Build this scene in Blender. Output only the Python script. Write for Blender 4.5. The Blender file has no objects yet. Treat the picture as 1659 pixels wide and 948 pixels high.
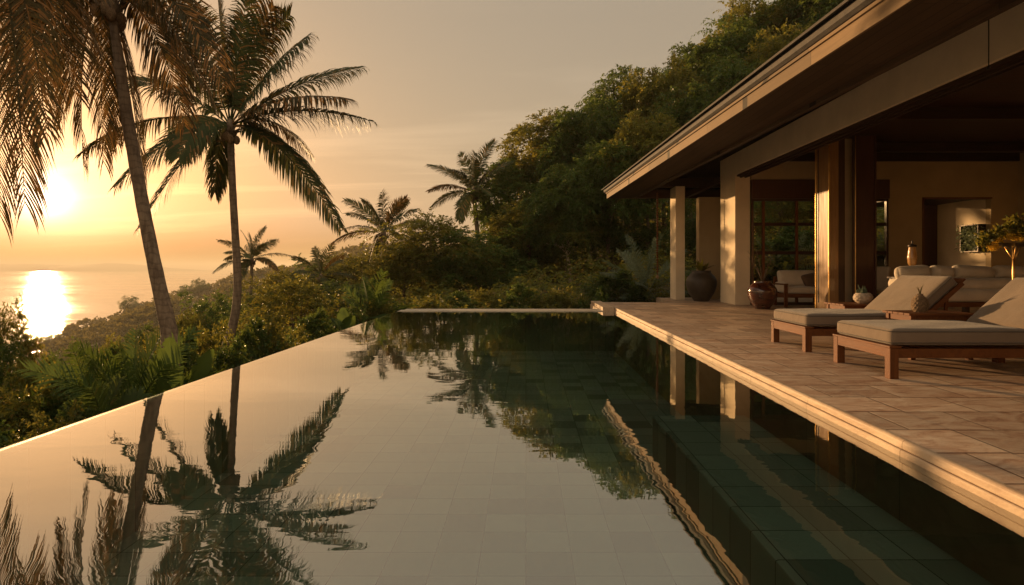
import bpy, bmesh, math, random
import numpy as np
from mathutils import Vector, Matrix
R = math.radians
SC = bpy.context.scene
COL = SC.collection
F, VX, VY, H = 921.7, 852.0, 432.0, 1.33          # lens in photo pixels, vanishing point, eye height above the water
SEA = -70.0
DECK = 0.18

def at(px, py, Y):
    return Vector(((px - VX) * Y / F, Y, H - (py - VY) * Y / F))

# ------------------------------------------------------------------ scene graph helpers
def tag(o, label=None, cat=None, group=None, kind=None):
    if label: o['label'] = label
    if cat: o['category'] = cat
    if group: o['group'] = group
    if kind: o['kind'] = kind
    return o

def thing(name, label, cat, loc=(0, 0, 0), rz=0.0, group=None):
    o = bpy.data.objects.new(name, None)
    COL.objects.link(o)
    o.location = loc
    o.rotation_euler = (0, 0, rz)
    o.empty_display_size = 0.2
    return tag(o, label, cat, group)

def link(name, me, mat, parent=None):
    o = bpy.data.objects.new(name, me)
    COL.objects.link(o)
    if mat is not None and not me.materials:
        me.materials.append(mat)
    if parent is not None:
        o.parent = parent
    return o

def copy_tree(o, parent=None):
    c = o.copy()
    COL.objects.link(c)
    if parent is not None:
        c.parent = parent
    for ch in list(o.children):
        copy_tree(ch, c)
    return c

class MB:
    """collects boxes, tubes, lathes and sheets for one mesh; off = the thing's base, taken off every vertex"""
    def __init__(s, off=(0, 0, 0)):
        s.bm = bmesh.new(); s.off = Vector(off)
    def box(s, x0, x1, y0, y1, z0, z1, bev=0.0, rot=None):
        vs = [s.bm.verts.new((x, y, z)) for x in (x0, x1) for y in (y0, y1) for z in (z0, z1)]
        fs = [(0, 1, 3, 2), (4, 6, 7, 5), (0, 4, 5, 1), (2, 3, 7, 6), (0, 2, 6, 4), (1, 5, 7, 3)]
        nf = [s.bm.faces.new([vs[i] for i in f]) for f in fs]
        if rot is not None:
            c, ang, ax = rot
            bmesh.ops.rotate(s.bm, cent=c, matrix=Matrix.Rotation(ang, 3, ax), verts=vs)
        if bev > 0:
            es = list({e for f in nf for e in f.edges})
            bmesh.ops.bevel(s.bm, geom=es, offset=bev, segments=2, affect='EDGES', profile=0.6)
        return s
    def bar(s, a, b, w, h, bev=0.0, up=(0, 0, 1)):
        a, b = Vector(a), Vector(b); d = (b - a); L = d.length; d.normalize()
        sd = d.cross(Vector(up))
        if sd.length < 1e-4: sd = d.cross(Vector((1, 0, 0)))
        sd.normalize(); u = sd.cross(d)
        vs = [s.bm.verts.new(p + sd * (w / 2 * i) + u * (h / 2 * j)) for p in (a, b) for i in (-1, 1) for j in (-1, 1)]
        fs = [(0, 1, 3, 2), (4, 6, 7, 5), (0, 4, 5, 1), (2, 3, 7, 6), (0, 2, 6, 4), (1, 5, 7, 3)]
        nf = [s.bm.faces.new([vs[i] for i in f]) for f in fs]
        if bev > 0:
            es = list({e for f in nf for e in f.edges})
            bmesh.ops.bevel(s.bm, geom=es, offset=bev, segments=2, affect='EDGES', profile=0.6)
        return s
    def tube(s, pts, rad, n=8, cap=True):
        pts = [Vector(p) for p in pts]
        if not hasattr(rad, '__len__'): rad = [rad] * len(pts)
        rings = []; ref = Vector((0, 1, 0.13)).normalized()
        for i, p in enumerate(pts):
            t = (pts[min(i + 1, len(pts) - 1)] - pts[max(i - 1, 0)]).normalized()
            a = t.cross(ref)
            if a.length < 1e-3: a = t.cross(Vector((1, 0, 0)))
            a.normalize(); b = t.cross(a)
            rings.append([s.bm.verts.new(p + (a * math.cos(2 * math.pi * k / n) + b * math.sin(2 * math.pi * k / n)) * rad[i]) for k in range(n)])
        for r0, r1 in zip(rings, rings[1:]):
            for k in range(n):
                s.bm.faces.new((r0[k], r0[(k + 1) % n], r1[(k + 1) % n], r1[k]))
        if cap:
            s.bm.faces.new(rings[0][::-1]); s.bm.faces.new(rings[-1])
        return s
    def lathe(s, prof, c=(0, 0, 0), n=28):
        c = Vector(c)
        rings = [[s.bm.verts.new(c + Vector((r * math.cos(2 * math.pi * k / n), r * math.sin(2 * math.pi * k / n), z))) for k in range(n)] for r, z in prof]
        for r0, r1 in zip(rings, rings[1:]):
            for k in range(n):
                s.bm.faces.new((r0[k], r0[(k + 1) % n], r1[(k + 1) % n], r1[k]))
        s.bm.faces.new(rings[0][::-1])
        return s
    def poly(s, pts):
        s.bm.faces.new([s.bm.verts.new(p) for p in pts]); return s
    def slab(s, pts, dz):
        """polygon pts (top, ccw) with a copy dz lower, closed round the rim"""
        t = [s.bm.verts.new(p) for p in pts]; b = [s.bm.verts.new(Vector(p) - Vector((0, 0, dz))) for p in pts]
        s.bm.faces.new(t); s.bm.faces.new(b[::-1]); n = len(t)
        for i in range(n): s.bm.faces.new((t[i], b[i], b[(i + 1) % n], t[(i + 1) % n]))
        return s
    def sweep(s, prof, y0, y1, ny=1, wob=None):
        """closed (x,z) profile run along Y"""
        rings = []
        for j in range(ny + 1):
            y = y0 + (y1 - y0) * j / ny
            rings.append([s.bm.verts.new((x + (wob(x, y, z) if wob else 0), y, z)) for x, z in prof])
        n = len(prof)
        for r0, r1 in zip(rings, rings[1:]):
            for k in range(n): s.bm.faces.new((r0[k], r0[(k + 1) % n], r1[(k + 1) % n], r1[k]))
        s.bm.faces.new(rings[0][::-1]); s.bm.faces.new(rings[-1])
        return s
    def cushion(s, hx, hy, hz, r, puff=0.0, M=None, n=8, pinch=0.0):
        def ax(h):
            r_ = min(r, h * .98)
            core = list(np.linspace(-h + r_, h - r_, n + 1))
            return [-h, -h + .12 * r_, -h + .4 * r_] + core + [h - .4 * r_, h - .12 * r_, h]
        X, Y_, Z = ax(hx), ax(hy), ax(hz); vm = {}
        def V(x, y, z):
            k = (round(x, 5), round(y, 5), round(z, 5))
            if k in vm: return vm[k]
            q = Vector((x, y, z))
            rr = min(r, hx * .98, hy * .98, hz * .98)
            inn = Vector((max(-hx + rr, min(hx - rr, x)), max(-hy + rr, min(hy - rr, y)), max(-hz + rr, min(hz - rr, z))))
            d = q - inn
            if d.length > 1e-6: q = inn + d.normalized() * rr
            u, v = x / hx, y / hy
            w = (1 - u ** 4) * (1 - v ** 4)
            q.z += puff * w * (1 if z > 0 else -1) * abs(z) / hz
            if pinch:
                q.z *= 1 - pinch * (u ** 6) * .9
            if puff: q.z += (.0045 * math.sin(7 * x + 3.1 * y + 1) + .0035 * math.sin(11 * y - 5 * x + 2) + .002 * math.sin(19 * x + 13 * y)) * w * (1 if z > 0 else 0)
            if M is not None: q = M @ q
            vm[k] = s.bm.verts.new(q); return vm[k]
        def grid(A, B, f):
            for a0, a1 in zip(A, A[1:]):
                for b0, b1 in zip(B, B[1:]):
                    try: s.bm.faces.new((V(*f(a0, b0)), V(*f(a1, b0)), V(*f(a1, b1)), V(*f(a0, b1))))
                    except ValueError: pass
        for sg in (-1, 1):
            grid(X, Y_, lambda a, b: (a, b, sg * hz)); grid(X, Z, lambda a, b: (a, sg * hy, b)); grid(Y_, Z, lambda a, b: (sg * hx, a, b))
        return s
    def build(s, name, mat, parent=None, smooth=False, edge=None):
        bmesh.ops.recalc_face_normals(s.bm, faces=s.bm.faces[:])
        for v in s.bm.verts: v.co -= s.off
        if smooth:
            for f in s.bm.faces: f.smooth = True
        me = bpy.data.meshes.new(name); s.bm.to_mesh(me); s.bm.free()
        if smooth and edge:
            me.set_sharp_from_angle(angle=R(edge))
        return link(name, me, mat, parent)

def quad_mesh(name, V, nf=None, k=4, smooth=False):
    """mesh from an array of separate k-gons: V is (nf*k,3)"""
    V = np.asarray(V, np.float32); nf = len(V) // k
    me = bpy.data.meshes.new(name)
    me.vertices.add(len(V)); me.vertices.foreach_set('co', V.ravel())
    me.loops.add(nf * k); me.loops.foreach_set('vertex_index', np.arange(nf * k, dtype=np.int32))
    me.polygons.add(nf); me.polygons.foreach_set('loop_start', np.arange(0, nf * k, k, dtype=np.int32))
    me.update(calc_edges=True)
    return me

# ------------------------------------------------------------------ materials
def mat(name):
    m = bpy.data.materials.new(name); m.use_nodes = True
    nt = m.node_tree; nt.nodes.clear()
    out = nt.nodes.new('ShaderNodeOutputMaterial')
    return m, nt, out
def nd(nt, t, **kw):
    n = nt.nodes.new(t)
    for k, v in kw.items():
        if k.startswith('i_'):
            key = k[2:]; key = int(key) if key.isdigit() else key
            n.inputs[key].default_value = v
        else: setattr(n, k, v)
    return n
def coords(nt, scale=(1, 1, 1), kind='Object', rot=(0, 0, 0)):
    tc = nd(nt, 'ShaderNodeTexCoord'); mp = nd(nt, 'ShaderNodeMapping')
    mp.inputs['Scale'].default_value = scale; mp.inputs['Rotation'].default_value = rot
    nt.links.new(tc.outputs[kind], mp.inputs[0]); return mp.outputs[0]
def noise(nt, vec, scale, detail=5, rough=.6, dist=0.0):
    n = nd(nt, 'ShaderNodeTexNoise', i_Scale=scale, i_Detail=detail, i_Roughness=rough, i_Distortion=dist)
    if vec is not None: nt.links.new(vec, n.inputs['Vector'])
    return n.outputs['Fac']
def ramp(nt, fac, stops):
    r = nd(nt, 'ShaderNodeValToRGB'); cr = r.color_ramp
    while len(cr.elements) < len(stops): cr.elements.new(.5)
    for e, (p, c) in zip(cr.elements, stops):
        e.position = p; e.color = (*c, 1) if len(c) == 3 else c
    nt.links.new(fac, r.inputs[0]); return r.outputs[0]
def mixc(nt, fac, a, b, mode='MIX'):
    n = nd(nt, 'ShaderNodeMix', data_type='RGBA', blend_type=mode)
    for s, v in ((0, fac), (6, a), (7, b)):
        if isinstance(v, bpy.types.NodeSocket): nt.links.new(v, n.inputs[s])
        else: n.inputs[s].default_value = v if s == 0 else (*v, 1)
    return n.outputs[2]
def mth(nt, op, a, b=None, c=None):
    n = nd(nt, 'ShaderNodeMath', operation=op)
    for i, v in enumerate((a, b, c)):
        if v is None: continue
        if isinstance(v, bpy.types.NodeSocket): nt.links.new(v, n.inputs[i])
        else: n.inputs[i].default_value = v
    return n.outputs[0]
def bump(nt, h, strength, dist=.02):
    b = nd(nt, 'ShaderNodeBump', i_Strength=strength, i_Distance=dist); nt.links.new(h, b.inputs['Height']); return b.outputs[0]
def principled(nt, out, col, rough=.6, nrm=None, spec=.5, metal=0.0, coat=0.0):
    p = nd(nt, 'ShaderNodeBsdfPrincipled')
    for k, v in (('Base Color', col), ('Roughness', rough), ('Normal', nrm), ('Specular IOR Level', spec), ('Metallic', metal), ('Coat Weight', coat)):
        if v is None: continue
        if isinstance(v, bpy.types.NodeSocket): nt.links.new(v, p.inputs[k])
        elif k == 'Base Color': p.inputs[k].default_value = (*v, 1)
        else: p.inputs[k].default_value = v
    nt.links.new(p.outputs[0], out.inputs[0]); return p

def m_plain(name, c, rough=.6, var=.25, scale=6, bmp=.15, metal=0., spec=.5, sc=(1, 1, 1), coat=0., dist=.01):
    m, nt, out = mat(name); v = coords(nt, sc)
    f = noise(nt, v, scale, 6); f2 = noise(nt, v, scale * 9, 4)
    c0 = tuple(x * (1 - var) for x in c); c1 = tuple(min(1, x * (1 + var)) for x in c)
    col = ramp(nt, f, [(.3, c0), (.7, c1)])
    rr = mth(nt, 'MULTIPLY_ADD', f2, .25, rough - .12)
    principled(nt, out, col, rr, bump(nt, mth(nt, 'ADD', f, f2), bmp, dist) if bmp else None, spec, metal, coat)
    return m
def m_wood(name, c0, c1, axis=1, rough=.45, coat=0., plank=0., bmp=.2):
    m, nt, out = mat(name)
    sc = [14, 14, 14]; sc[axis] = .9
    v = coords(nt, tuple(sc)); f = noise(nt, v, 1.6, 8, .65, .6)
    f2 = noise(nt, coords(nt), 1.3, 3)
    col = ramp(nt, f, [(.25, c0), (.75, c1)])
    col = mixc(nt, mth(nt, 'MULTIPLY', f2, .55), col, tuple(x * .55 for x in c0))
    h = f
    if plank:
        br = nd(nt, 'ShaderNodeTexBrick', i_Scale=1.0); br.offset = .37
        br.inputs['Color1'].default_value = (1, 1, 1, 1); br.inputs['Color2'].default_value = (.62, .62, .62, 1); br.inputs['Mortar'].default_value = (.1, .1, .1, 1)
        br.inputs['Mortar Size'].default_value = .004; br.inputs['Brick Width'].default_value = 2.7; br.inputs['Row Height'].default_value = plank
        nt.links.new(coords(nt, rot=(0, 0, R(90) if axis == 1 else 0)), br.inputs['Vector'])
        col = mixc(nt, 1.0, col, br.outputs[0], 'MULTIPLY')
        h = mth(nt, 'ADD', mth(nt, 'MULTIPLY', f, .3), mth(nt, 'MULTIPLY', br.outputs[1], -1.0))
    rr = mth(nt, 'MULTIPLY_ADD', f, .2, rough - .1)
    principled(nt, out, col, rr, bump(nt, h, bmp, .01), .5 if coat else .22, 0, coat)
    return m
def m_fabric(name, c, scale=420):
    m, nt, out = mat(name); v = coords(nt)
    w1 = nd(nt, 'ShaderNodeTexWave', bands_direction='X', i_Scale=scale / 6.28, i_Distortion=.6); w2 = nd(nt, 'ShaderNodeTexWave', bands_direction='Y', i_Scale=scale / 6.28, i_Distortion=.6)
    nt.links.new(v, w1.inputs[0]); nt.links.new(v, w2.inputs[0])
    f = noise(nt, v, 2.5, 4); f3 = noise(nt, v, 90, 3)
    col = ramp(nt, f, [(.3, tuple(x * .86 for x in c)), (.7, tuple(x * 1.1 for x in c))])
    col = mixc(nt, mth(nt, 'MULTIPLY', f3, .25), col, tuple(x * .7 for x in c))
    wr = noise(nt, v, 5, 3, .5, .5)
    h = mth(nt, 'ADD', mth(nt, 'MULTIPLY', mth(nt, 'ADD', w1.outputs[1], w2.outputs[1]), .08), mth(nt, 'MULTIPLY', wr, 1.8))
    p = principled(nt, out, col, .95, bump(nt, h, .35, .02), .15)
    p.inputs['Sheen Weight'].default_value = .25
    return m
def m_leaf(name, c0, c1, trans, tw=.4, rough=.5, dry=None, dryp=.1):
    """leaf: diffuse and gloss with light passing through; every leaf its own shade"""
    m, nt, out = mat(name)
    geo = nd(nt, 'ShaderNodeNewGeometry'); oi = nd(nt, 'ShaderNodeObjectInfo')
    f = noise(nt, coords(nt), .55, 3)
    k = mth(nt, 'ADD', mth(nt, 'MULTIPLY', geo.outputs['Random Per Island'], .55), mth(nt, 'ADD', mth(nt, 'MULTIPLY', f, .5), mth(nt, 'MULTIPLY_ADD', oi.outputs['Random'], .7, -.4)))
    stops = [(.15, c0), (.85, c1)]
    col = ramp(nt, k, stops)
    if dry:
        d = mth(nt, 'GREATER_THAN', mth(nt, 'FRACT', mth(nt, 'MULTIPLY', geo.outputs['Random Per Island'], 37.7)), 1 - dryp)
        col = mixc(nt, d, col, dry)
    p = nd(nt, 'ShaderNodeBsdfPrincipled', i_Roughness=rough); p.inputs['Specular IOR Level'].default_value = .2
    nt.links.new(col, p.inputs['Base Color'])
    t = nd(nt, 'ShaderNodeBsdfTranslucent')
    nt.links.new(mixc(nt, .6, col, trans), t.inputs[0])
    mx = nd(nt, 'ShaderNodeMixShader', i_0=tw)
    nt.links.new(p.outputs[0], mx.inputs[1]); nt.links.new(t.outputs[0], mx.inputs[2]); nt.links.new(mx.outputs[0], out.inputs[0])
    return m

M = {}
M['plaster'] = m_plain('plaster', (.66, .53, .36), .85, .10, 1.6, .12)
M['plaster_shade'] = m_plain('shaded_plaster', (.40, .295, .165), .9, .10, 1.4, .1)  # darker copy of the plaster, its shade put into the colour
M['dark_wood'] = m_wood('dark_wood', (.022, .011, .007), (.07, .034, .02), 1, .5)
M['dark_wood_x'] = m_wood('dark_wood_x', (.022, .011, .007), (.07, .034, .02), 0, .5)
M['dark_wood_z'] = m_wood('dark_wood_z', (.03, .012, .008), (.085, .036, .02), 2, .35, .2)
M['red_wood'] = m_wood('red_wood', (.045, .013, .008), (.11, .035, .02), 2, .4, .2)
M['ceiling'] = m_wood('ceiling_planks', (.035, .012, .008), (.085, .03, .018), 0, .5, 0, .14, .3)
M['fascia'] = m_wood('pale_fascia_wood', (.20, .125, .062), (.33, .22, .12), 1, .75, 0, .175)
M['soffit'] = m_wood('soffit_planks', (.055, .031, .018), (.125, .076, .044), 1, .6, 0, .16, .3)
M['teak'] = m_wood('teak', (.085, .026, .007), (.215, .074, .020), 1, .62, 0)
M['teak_x'] = m_wood('teak_x', (.085, .026, .007), (.215, .074, .020), 0, .62, 0)
M['teak_z'] = m_wood('teak_z', (.085, .026, .007), (.215, .074, .020), 2, .62, 0)
M['lacquer'] = m_wood('lacquered_wood', (.24, .125, .05), (.44, .25, .11), 2, .22, .8, 0, .05)
M['brass'] = m_plain('aged_brass', (.62, .38, .13), .34, .2, 8, .05, 1.0)
M['iron'] = m_plain('dark_iron', (.05, .042, .036), .45, .3, 20, .1, .8)
M['roof'] = m_plain('roof_tiles', (.045, .036, .03), .8, .4, 9, .4)
M['cushion'] = m_fabric('taupe_canvas', (.180, .132, .092))
M['piping'] = m_fabric('dark_piping', (.075, .058, .042))
M['sofa'] = m_fabric('cream_linen', (.60, .51, .40))
M['brown_fabric'] = m_fabric('brown_linen', (.12, .07, .045))
M['glaze'] = m_plain('dark_glaze', (.065, .020, .011), .16, .6, 4, .06, 0, .6, (1, 1, 2.5), .5)
M['clay'] = m_plain('grey_clay', (.034, .024, .016), .55, .35, 7, .25)
M['pale_clay'] = m_plain('pale_clay', (.42, .33, .24), .8, .3, 22, .6)
M['rough_clay'] = m_plain('rough_clay', (.30, .19, .10), .7, .5, 45, 1.0, 0, .4, (1, 1, 1), 0, .03)
M['rim_stone'] = m_plain('rim_stone', (.42, .35, .26), .5, .2, 5, .08)
M['bark'] = m_plain('bark', (.13, .09, .06), .9, .45, 8, .8, 0, .3, (1, 1, .35), 0, .04)
M['pale_bark'] = m_plain('pale_bark', (.45, .35, .24), .85, .35, 8, .5, 0, .3, (1, 1, .35), 0, .03)
M['amber'] = m_plain('amber_glass', (.36, .19, .06), .2, .35, 14, .2, 0, .6, (1, 1, .4), .6)
M['twig'] = m_plain('twig', (.12, .08, .045), .8, .3, 12, .2)
M['soil'] = m_plain('soil', (.07, .05, .03), .95, .5, 1.2, .6)
M['yellow'] = m_leaf('yellow_blossom', (.55, .32, .03), (.8, .55, .06), (.8, .5, .05), .35)
def palm_trunk_mat():
    m, nt, out = mat('palm_bark')
    v = coords(nt, (1, 1, 1))
    w = nd(nt, 'ShaderNodeTexWave', bands_direction='Z', i_Scale=2.3, i_Distortion=5.5); w.inputs['Detail'].default_value = 3; w.inputs['Detail Scale'].default_value = 2.5
    nt.links.new(v, w.inputs[0])
    f = noise(nt, coords(nt, (6, 6, 1.2)), 2.5, 6)
    col = ramp(nt, f, [(.3, (.10, .068, .045)), (.75, (.27, .20, .135))])
    col = mixc(nt, mth(nt, 'MULTIPLY', mth(nt, 'GREATER_THAN', w.outputs[1], .86), .3), col, (.05, .033, .022))
    principled(nt, out, col, .85, bump(nt, mth(nt, 'ADD', mth(nt, 'MULTIPLY', w.outputs[1], -.35), f), .5, .02), .2)
    return m
M['palm_bark'] = palm_trunk_mat()
M['palm'] = m_leaf('palm_leaf', (.022, .034, .010), (.055, .072, .020), (.16, .135, .028), .22, .55, (.20, .11, .035), .12)
M['palm_gold'] = m_leaf('sunburnt_palm_leaf', (.035, .032, .010), (.09, .068, .020), (.26, .14, .03), .24, .6, (.25, .12, .035), .3)
M['leaf_a'] = m_leaf('leaf_deep', (.018, .040, .012), (.052, .092, .022), (.24, .29, .045), .42, .45, (.12, .08, .02), .04)
M['leaf_b'] = m_leaf('leaf_olive', (.030, .050, .012), (.088, .108, .022), (.42, .35, .05), .46, .45, (.17, .10, .025), .09)
M['leaf_c'] = m_leaf('leaf_silver', (.07, .10, .065), (.15, .19, .12), (.30, .34, .15), .35, .55)
M['leaf_fresh'] = m_leaf('leaf_fresh', (.022, .052, .013), (.060, .100, .022), (.18, .23, .035), .34, .5)
M['far_leaf'] = m_leaf('distant_leaf', (.03, .034, .012), (.075, .068, .022), (.32, .24, .05), .32, .7)

def m_deck():
    m, nt, out = mat('travertine'); v = coords(nt)
    br = nd(nt, 'ShaderNodeTexBrick', i_Scale=1.0); br.offset = .5
    br.inputs['Color1'].default_value = (.72, .70, .68, 1); br.inputs['Color2'].default_value = (1.12, 1.10, 1.06, 1); br.inputs['Mortar'].default_value = (.36, .30, .26, 1)
    for k, x in (('Mortar Size', .010), ('Mortar Smooth', .4), ('Brick Width', .60), ('Row Height', .50)): br.inputs[k].default_value = x
    nt.links.new(v, br.inputs['Vector'])
    st = noise(nt, coords(nt, (1.0, 2.8, 1)), 2.1, 8, .7, 1.6)
    bl = noise(nt, v, .9, 4)
    col = ramp(nt, st, [(.32, (.25, .14, .085)), (.43, (.45, .295, .20)), (.53, (.56, .42, .30)), (.70, (.68, .57, .44))])
    col = mixc(nt, mth(nt, 'MULTIPLY', bl, .35), col, (.40, .22, .13))
    col = mixc(nt, 1.0, col, br.outputs[0], 'MULTIPLY')
    pit = noise(nt, coords(nt, (1, 3, 1)), 26, 5, .7)
    rr = mth(nt, 'MULTIPLY_ADD', st, .35, .28)
    h = mth(nt, 'ADD', mth(nt, 'MULTIPLY', br.outputs[1], -1.2), mth(nt, 'ADD', mth(nt, 'MULTIPLY', st, .5), mth(nt, 'MULTIPLY', pit, .5)))
    principled(nt, out, col, rr, bump(nt, h, .8, .014), .45)
    return m
M['deck'] = m_deck()
def m_coping():
    m, nt, out = mat('coping_stone')
    st = noise(nt, coords(nt, (2.5, 1.2, 2.5)), 2.2, 8, .65, 1.0)
    br = nd(nt, 'ShaderNodeTexBrick', i_Scale=1.0); br.offset = 0
    br.inputs['Color1'].default_value = (.92, .92, .92, 1); br.inputs['Color2'].default_value = (1.05, 1.04, 1.02, 1); br.inputs['Mortar'].default_value = (.5, .45, .4, 1)
    for k, x in (('Mortar Size', .004), ('Brick Width', 1.25), ('Row Height', 40.)): br.inputs[k].default_value = x
    nt.links.new(coords(nt, rot=(0, 0, R(90))), br.inputs['Vector'])
    col = ramp(nt, st, [(.3, (.33, .215, .135)), (.55, (.46, .335, .22)), (.8, (.56, .44, .31))])
    col = mixc(nt, 1.0, col, br.outputs[0], 'MULTIPLY')
    pit = noise(nt, coords(nt), 34, 5, .7)
    principled(nt, out, col, mth(nt, 'MULTIPLY_ADD', st, .3, .42), bump(nt, mth(nt, 'ADD', st, mth(nt, 'MULTIPLY', pit, .8)), .5, .008), .35)
    return m
M['coping'] = m_coping()
def m_slate():
    m, nt, out = mat('slate_tiles'); v = coords(nt)
    br = nd(nt, 'ShaderNodeTexBrick', i_Scale=1.0); br.offset = 0.0
    br.inputs['Color1'].default_value = (0, 0, 0, 1); br.inputs['Color2'].default_value = (1, 1, 1, 1); br.inputs['Mortar'].default_value = (.5, .5, .5, 1)
    for k, x in (('Mortar Size', .004), ('Brick Width', .37), ('Row Height', .36)): br.inputs[k].default_value = x
    nt.links.new(v, br.inputs['Vector'])
    st = noise(nt, v, 3.5, 8, .7, .8)
    a = ramp(nt, br.outputs[0], [(0, (.20, .21, .17)), (.14, (.30, .32, .26)), (.28, (.50, .52, .43)), (.75, (.62, .63, .52)), (1, (.74, .74, .62))])
    col = mixc(nt, mth(nt, 'MULTIPLY', st, .45), a, (.30, .34, .27))
    col = mixc(nt, br.outputs[1], col, (.05, .06, .05))
    principled(nt, out, col, .5, bump(nt, mth(nt, 'SUBTRACT', mth(nt, 'MULTIPLY', st, .5), br.outputs[1]), .5, .01), .4)
    return m
M['slate'] = m_slate()
def m_water():
    m, nt, out = mat('pool_water')
    v = coords(nt, (1.0, 2.4, 1)); v2 = coords(nt, (1, 1.6, 1), rot=(0, 0, R(18)))
    big = noise(nt, v, .9, 3, .5, .4); mid = noise(nt, v2, 3.2, 3, .5, .3)
    patch = ramp(nt, noise(nt, coords(nt, (.5, .22, 1)), 1.1, 2), [(.35, (.25, .25, .25)), (.7, (1, 1, 1))])
    h = mth(nt, 'ADD', mth(nt, 'MULTIPLY', big, 1.0), mth(nt, 'MULTIPLY', mth(nt, 'MULTIPLY', mid, patch), .26))
    n = bump(nt, h, 1.0, WAVE)
    fr = nd(nt, 'ShaderNodeFresnel', i_IOR=2.5); nt.links.new(n, fr.inputs['Normal'])
    gl = nd(nt, 'ShaderNodeBsdfGlossy', i_Roughness=.012); gl.inputs[0].default_value = (.97, .97, .95, 1)
    rf = nd(nt, 'ShaderNodeBsdfTransparent'); rf.inputs[0].default_value = (.78, .97, .88, 1)
    nt.links.new(n, gl.inputs['Normal'])
    mx = nd(nt, 'ShaderNodeMixShader')
    nt.links.new(mth(nt, 'MINIMUM', mth(nt, 'MULTIPLY_ADD', fr.outputs[0], 1.0, .18), 1.0), mx.inputs[0])
    nt.links.new(rf.outputs[0], mx.inputs[1]); nt.links.new(gl.outputs[0], mx.inputs[2]); nt.links.new(mx.outputs[0], out.inputs[0])
    return m
WAVE = .0019
M['water'] = m_water()
def m_sea():
    m, nt, out = mat('sea_water')
    v = coords(nt, (1, 1, 1)); a = noise(nt, v, .06, 6, .65); b = noise(nt, coords(nt, (.25, 1, 1), rot=(0, 0, R(10))), .004, 4, .6)
    st = ramp(nt, b, [(.4, (.06, .06, .06)), (.62, (.16, .16, .16))])
    p = principled(nt, out, (.03, .045, .05), st, bump(nt, a, .40, 2.2), .5)
    p.inputs['IOR'].default_value = 1.33
    return m
M['sea'] = m_sea()
def m_glass():
    m, nt, out = mat('window_glass')
    fr = nd(nt, 'ShaderNodeFresnel', i_IOR=1.22); gl = nd(nt, 'ShaderNodeBsdfGlossy', i_Roughness=.02); tr = nd(nt, 'ShaderNodeBsdfTransparent')
    tr.inputs[0].default_value = (.95, .96, .93, 1)
    mx = nd(nt, 'ShaderNodeMixShader'); nt.links.new(fr.outputs[0], mx.inputs[0]); nt.links.new(tr.outputs[0], mx.inputs[1]); nt.links.new(gl.outputs[0], mx.inputs[2]); nt.links.new(mx.outputs[0], out.inputs[0])
    return m
M['glass'] = m_glass()
# ------------------------------------------------------------------ camera, sun, sky
cam = bpy.data.cameras.new('camera'); co = bpy.data.objects.new('camera', cam); COL.objects.link(co)
co.location = (0, 0, H); co.rotation_euler = (R(90), 0, 0)
cam.sensor_width = 36; cam.lens = F / 1659 * 36
cam.shift_x = -(VX - 829.5) / 1659; cam.shift_y = -(474 - VY) / 1659
cam.clip_start = .05; cam.clip_end = 60000
SC.camera = co
SUN_DIR = Vector((72 - VX, F, (VY - 318) * 1.0)).normalized()
SUN_EL = math.asin(SUN_DIR.z); SUN_AZ = math.atan2(SUN_DIR.x, SUN_DIR.y)
sl = bpy.data.lights.new('sun', 'SUN'); so = bpy.data.objects.new('sun', sl); COL.objects.link(so)
sl.energy = 4.8; sl.angle = R(.6); sl.color = (1.0, .60, .265)
so.rotation_euler = SUN_DIR.to_track_quat('Z', 'Y').to_euler()
so.location = (-30, 40, 20)

W = bpy.data.worlds.new('World'); SC.world = W; W.use_nodes = True
nt = W.node_tree; nt.nodes.clear()
wo = nd(nt, 'ShaderNodeOutputWorld'); bg = nd(nt, 'ShaderNodeBackground', i_Strength=.66)
sky = nd(nt, 'ShaderNodeTexSky', sky_type='NISHITA', sun_disc=False)
sky.sun_elevation = SUN_EL; sky.sun_rotation = SUN_AZ; sky.air_density = 1.6; sky.dust_density = 5.0; sky.ozone_density = .6
tc = nd(nt, 'ShaderNodeTexCoord')
nrm = nd(nt, 'ShaderNodeVectorMath', operation='NORMALIZE'); nt.links.new(tc.outputs['Generated'], nrm.inputs[0])
dt = nd(nt, 'ShaderNodeVectorMath', operation='DOT_PRODUCT'); nt.links.new(nrm.outputs[0], dt.inputs[0]); dt.inputs[1].default_value = SUN_DIR
d = mth(nt, 'MAXIMUM', dt.outputs['Value'], 0.0)
sp = nd(nt, 'ShaderNodeSeparateXYZ'); nt.links.new(nrm.outputs[0], sp.inputs[0])
zz = mth(nt, 'MAXIMUM', sp.outputs[2], 0.0)
hor = mth(nt, 'POWER', 2.718, mth(nt, 'MULTIPLY', zz, -5.5))
def addc(a, b): return mixc(nt, 1.0, a, b, 'ADD')
def glow(pw, k, c):
    return mixc(nt, 1.0, c, mulv(mth(nt, 'MULTIPLY', mth(nt, 'POWER', d, pw), k)), 'MULTIPLY')
def mulv(s):
    cb = nd(nt, 'ShaderNodeCombineColor')
    for i in range(3): nt.links.new(s, cb.inputs[i])
    return cb.outputs[0]
base = mixc(nt, hor, (.345, .288, .222), (.57, .425, .265))
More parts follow.
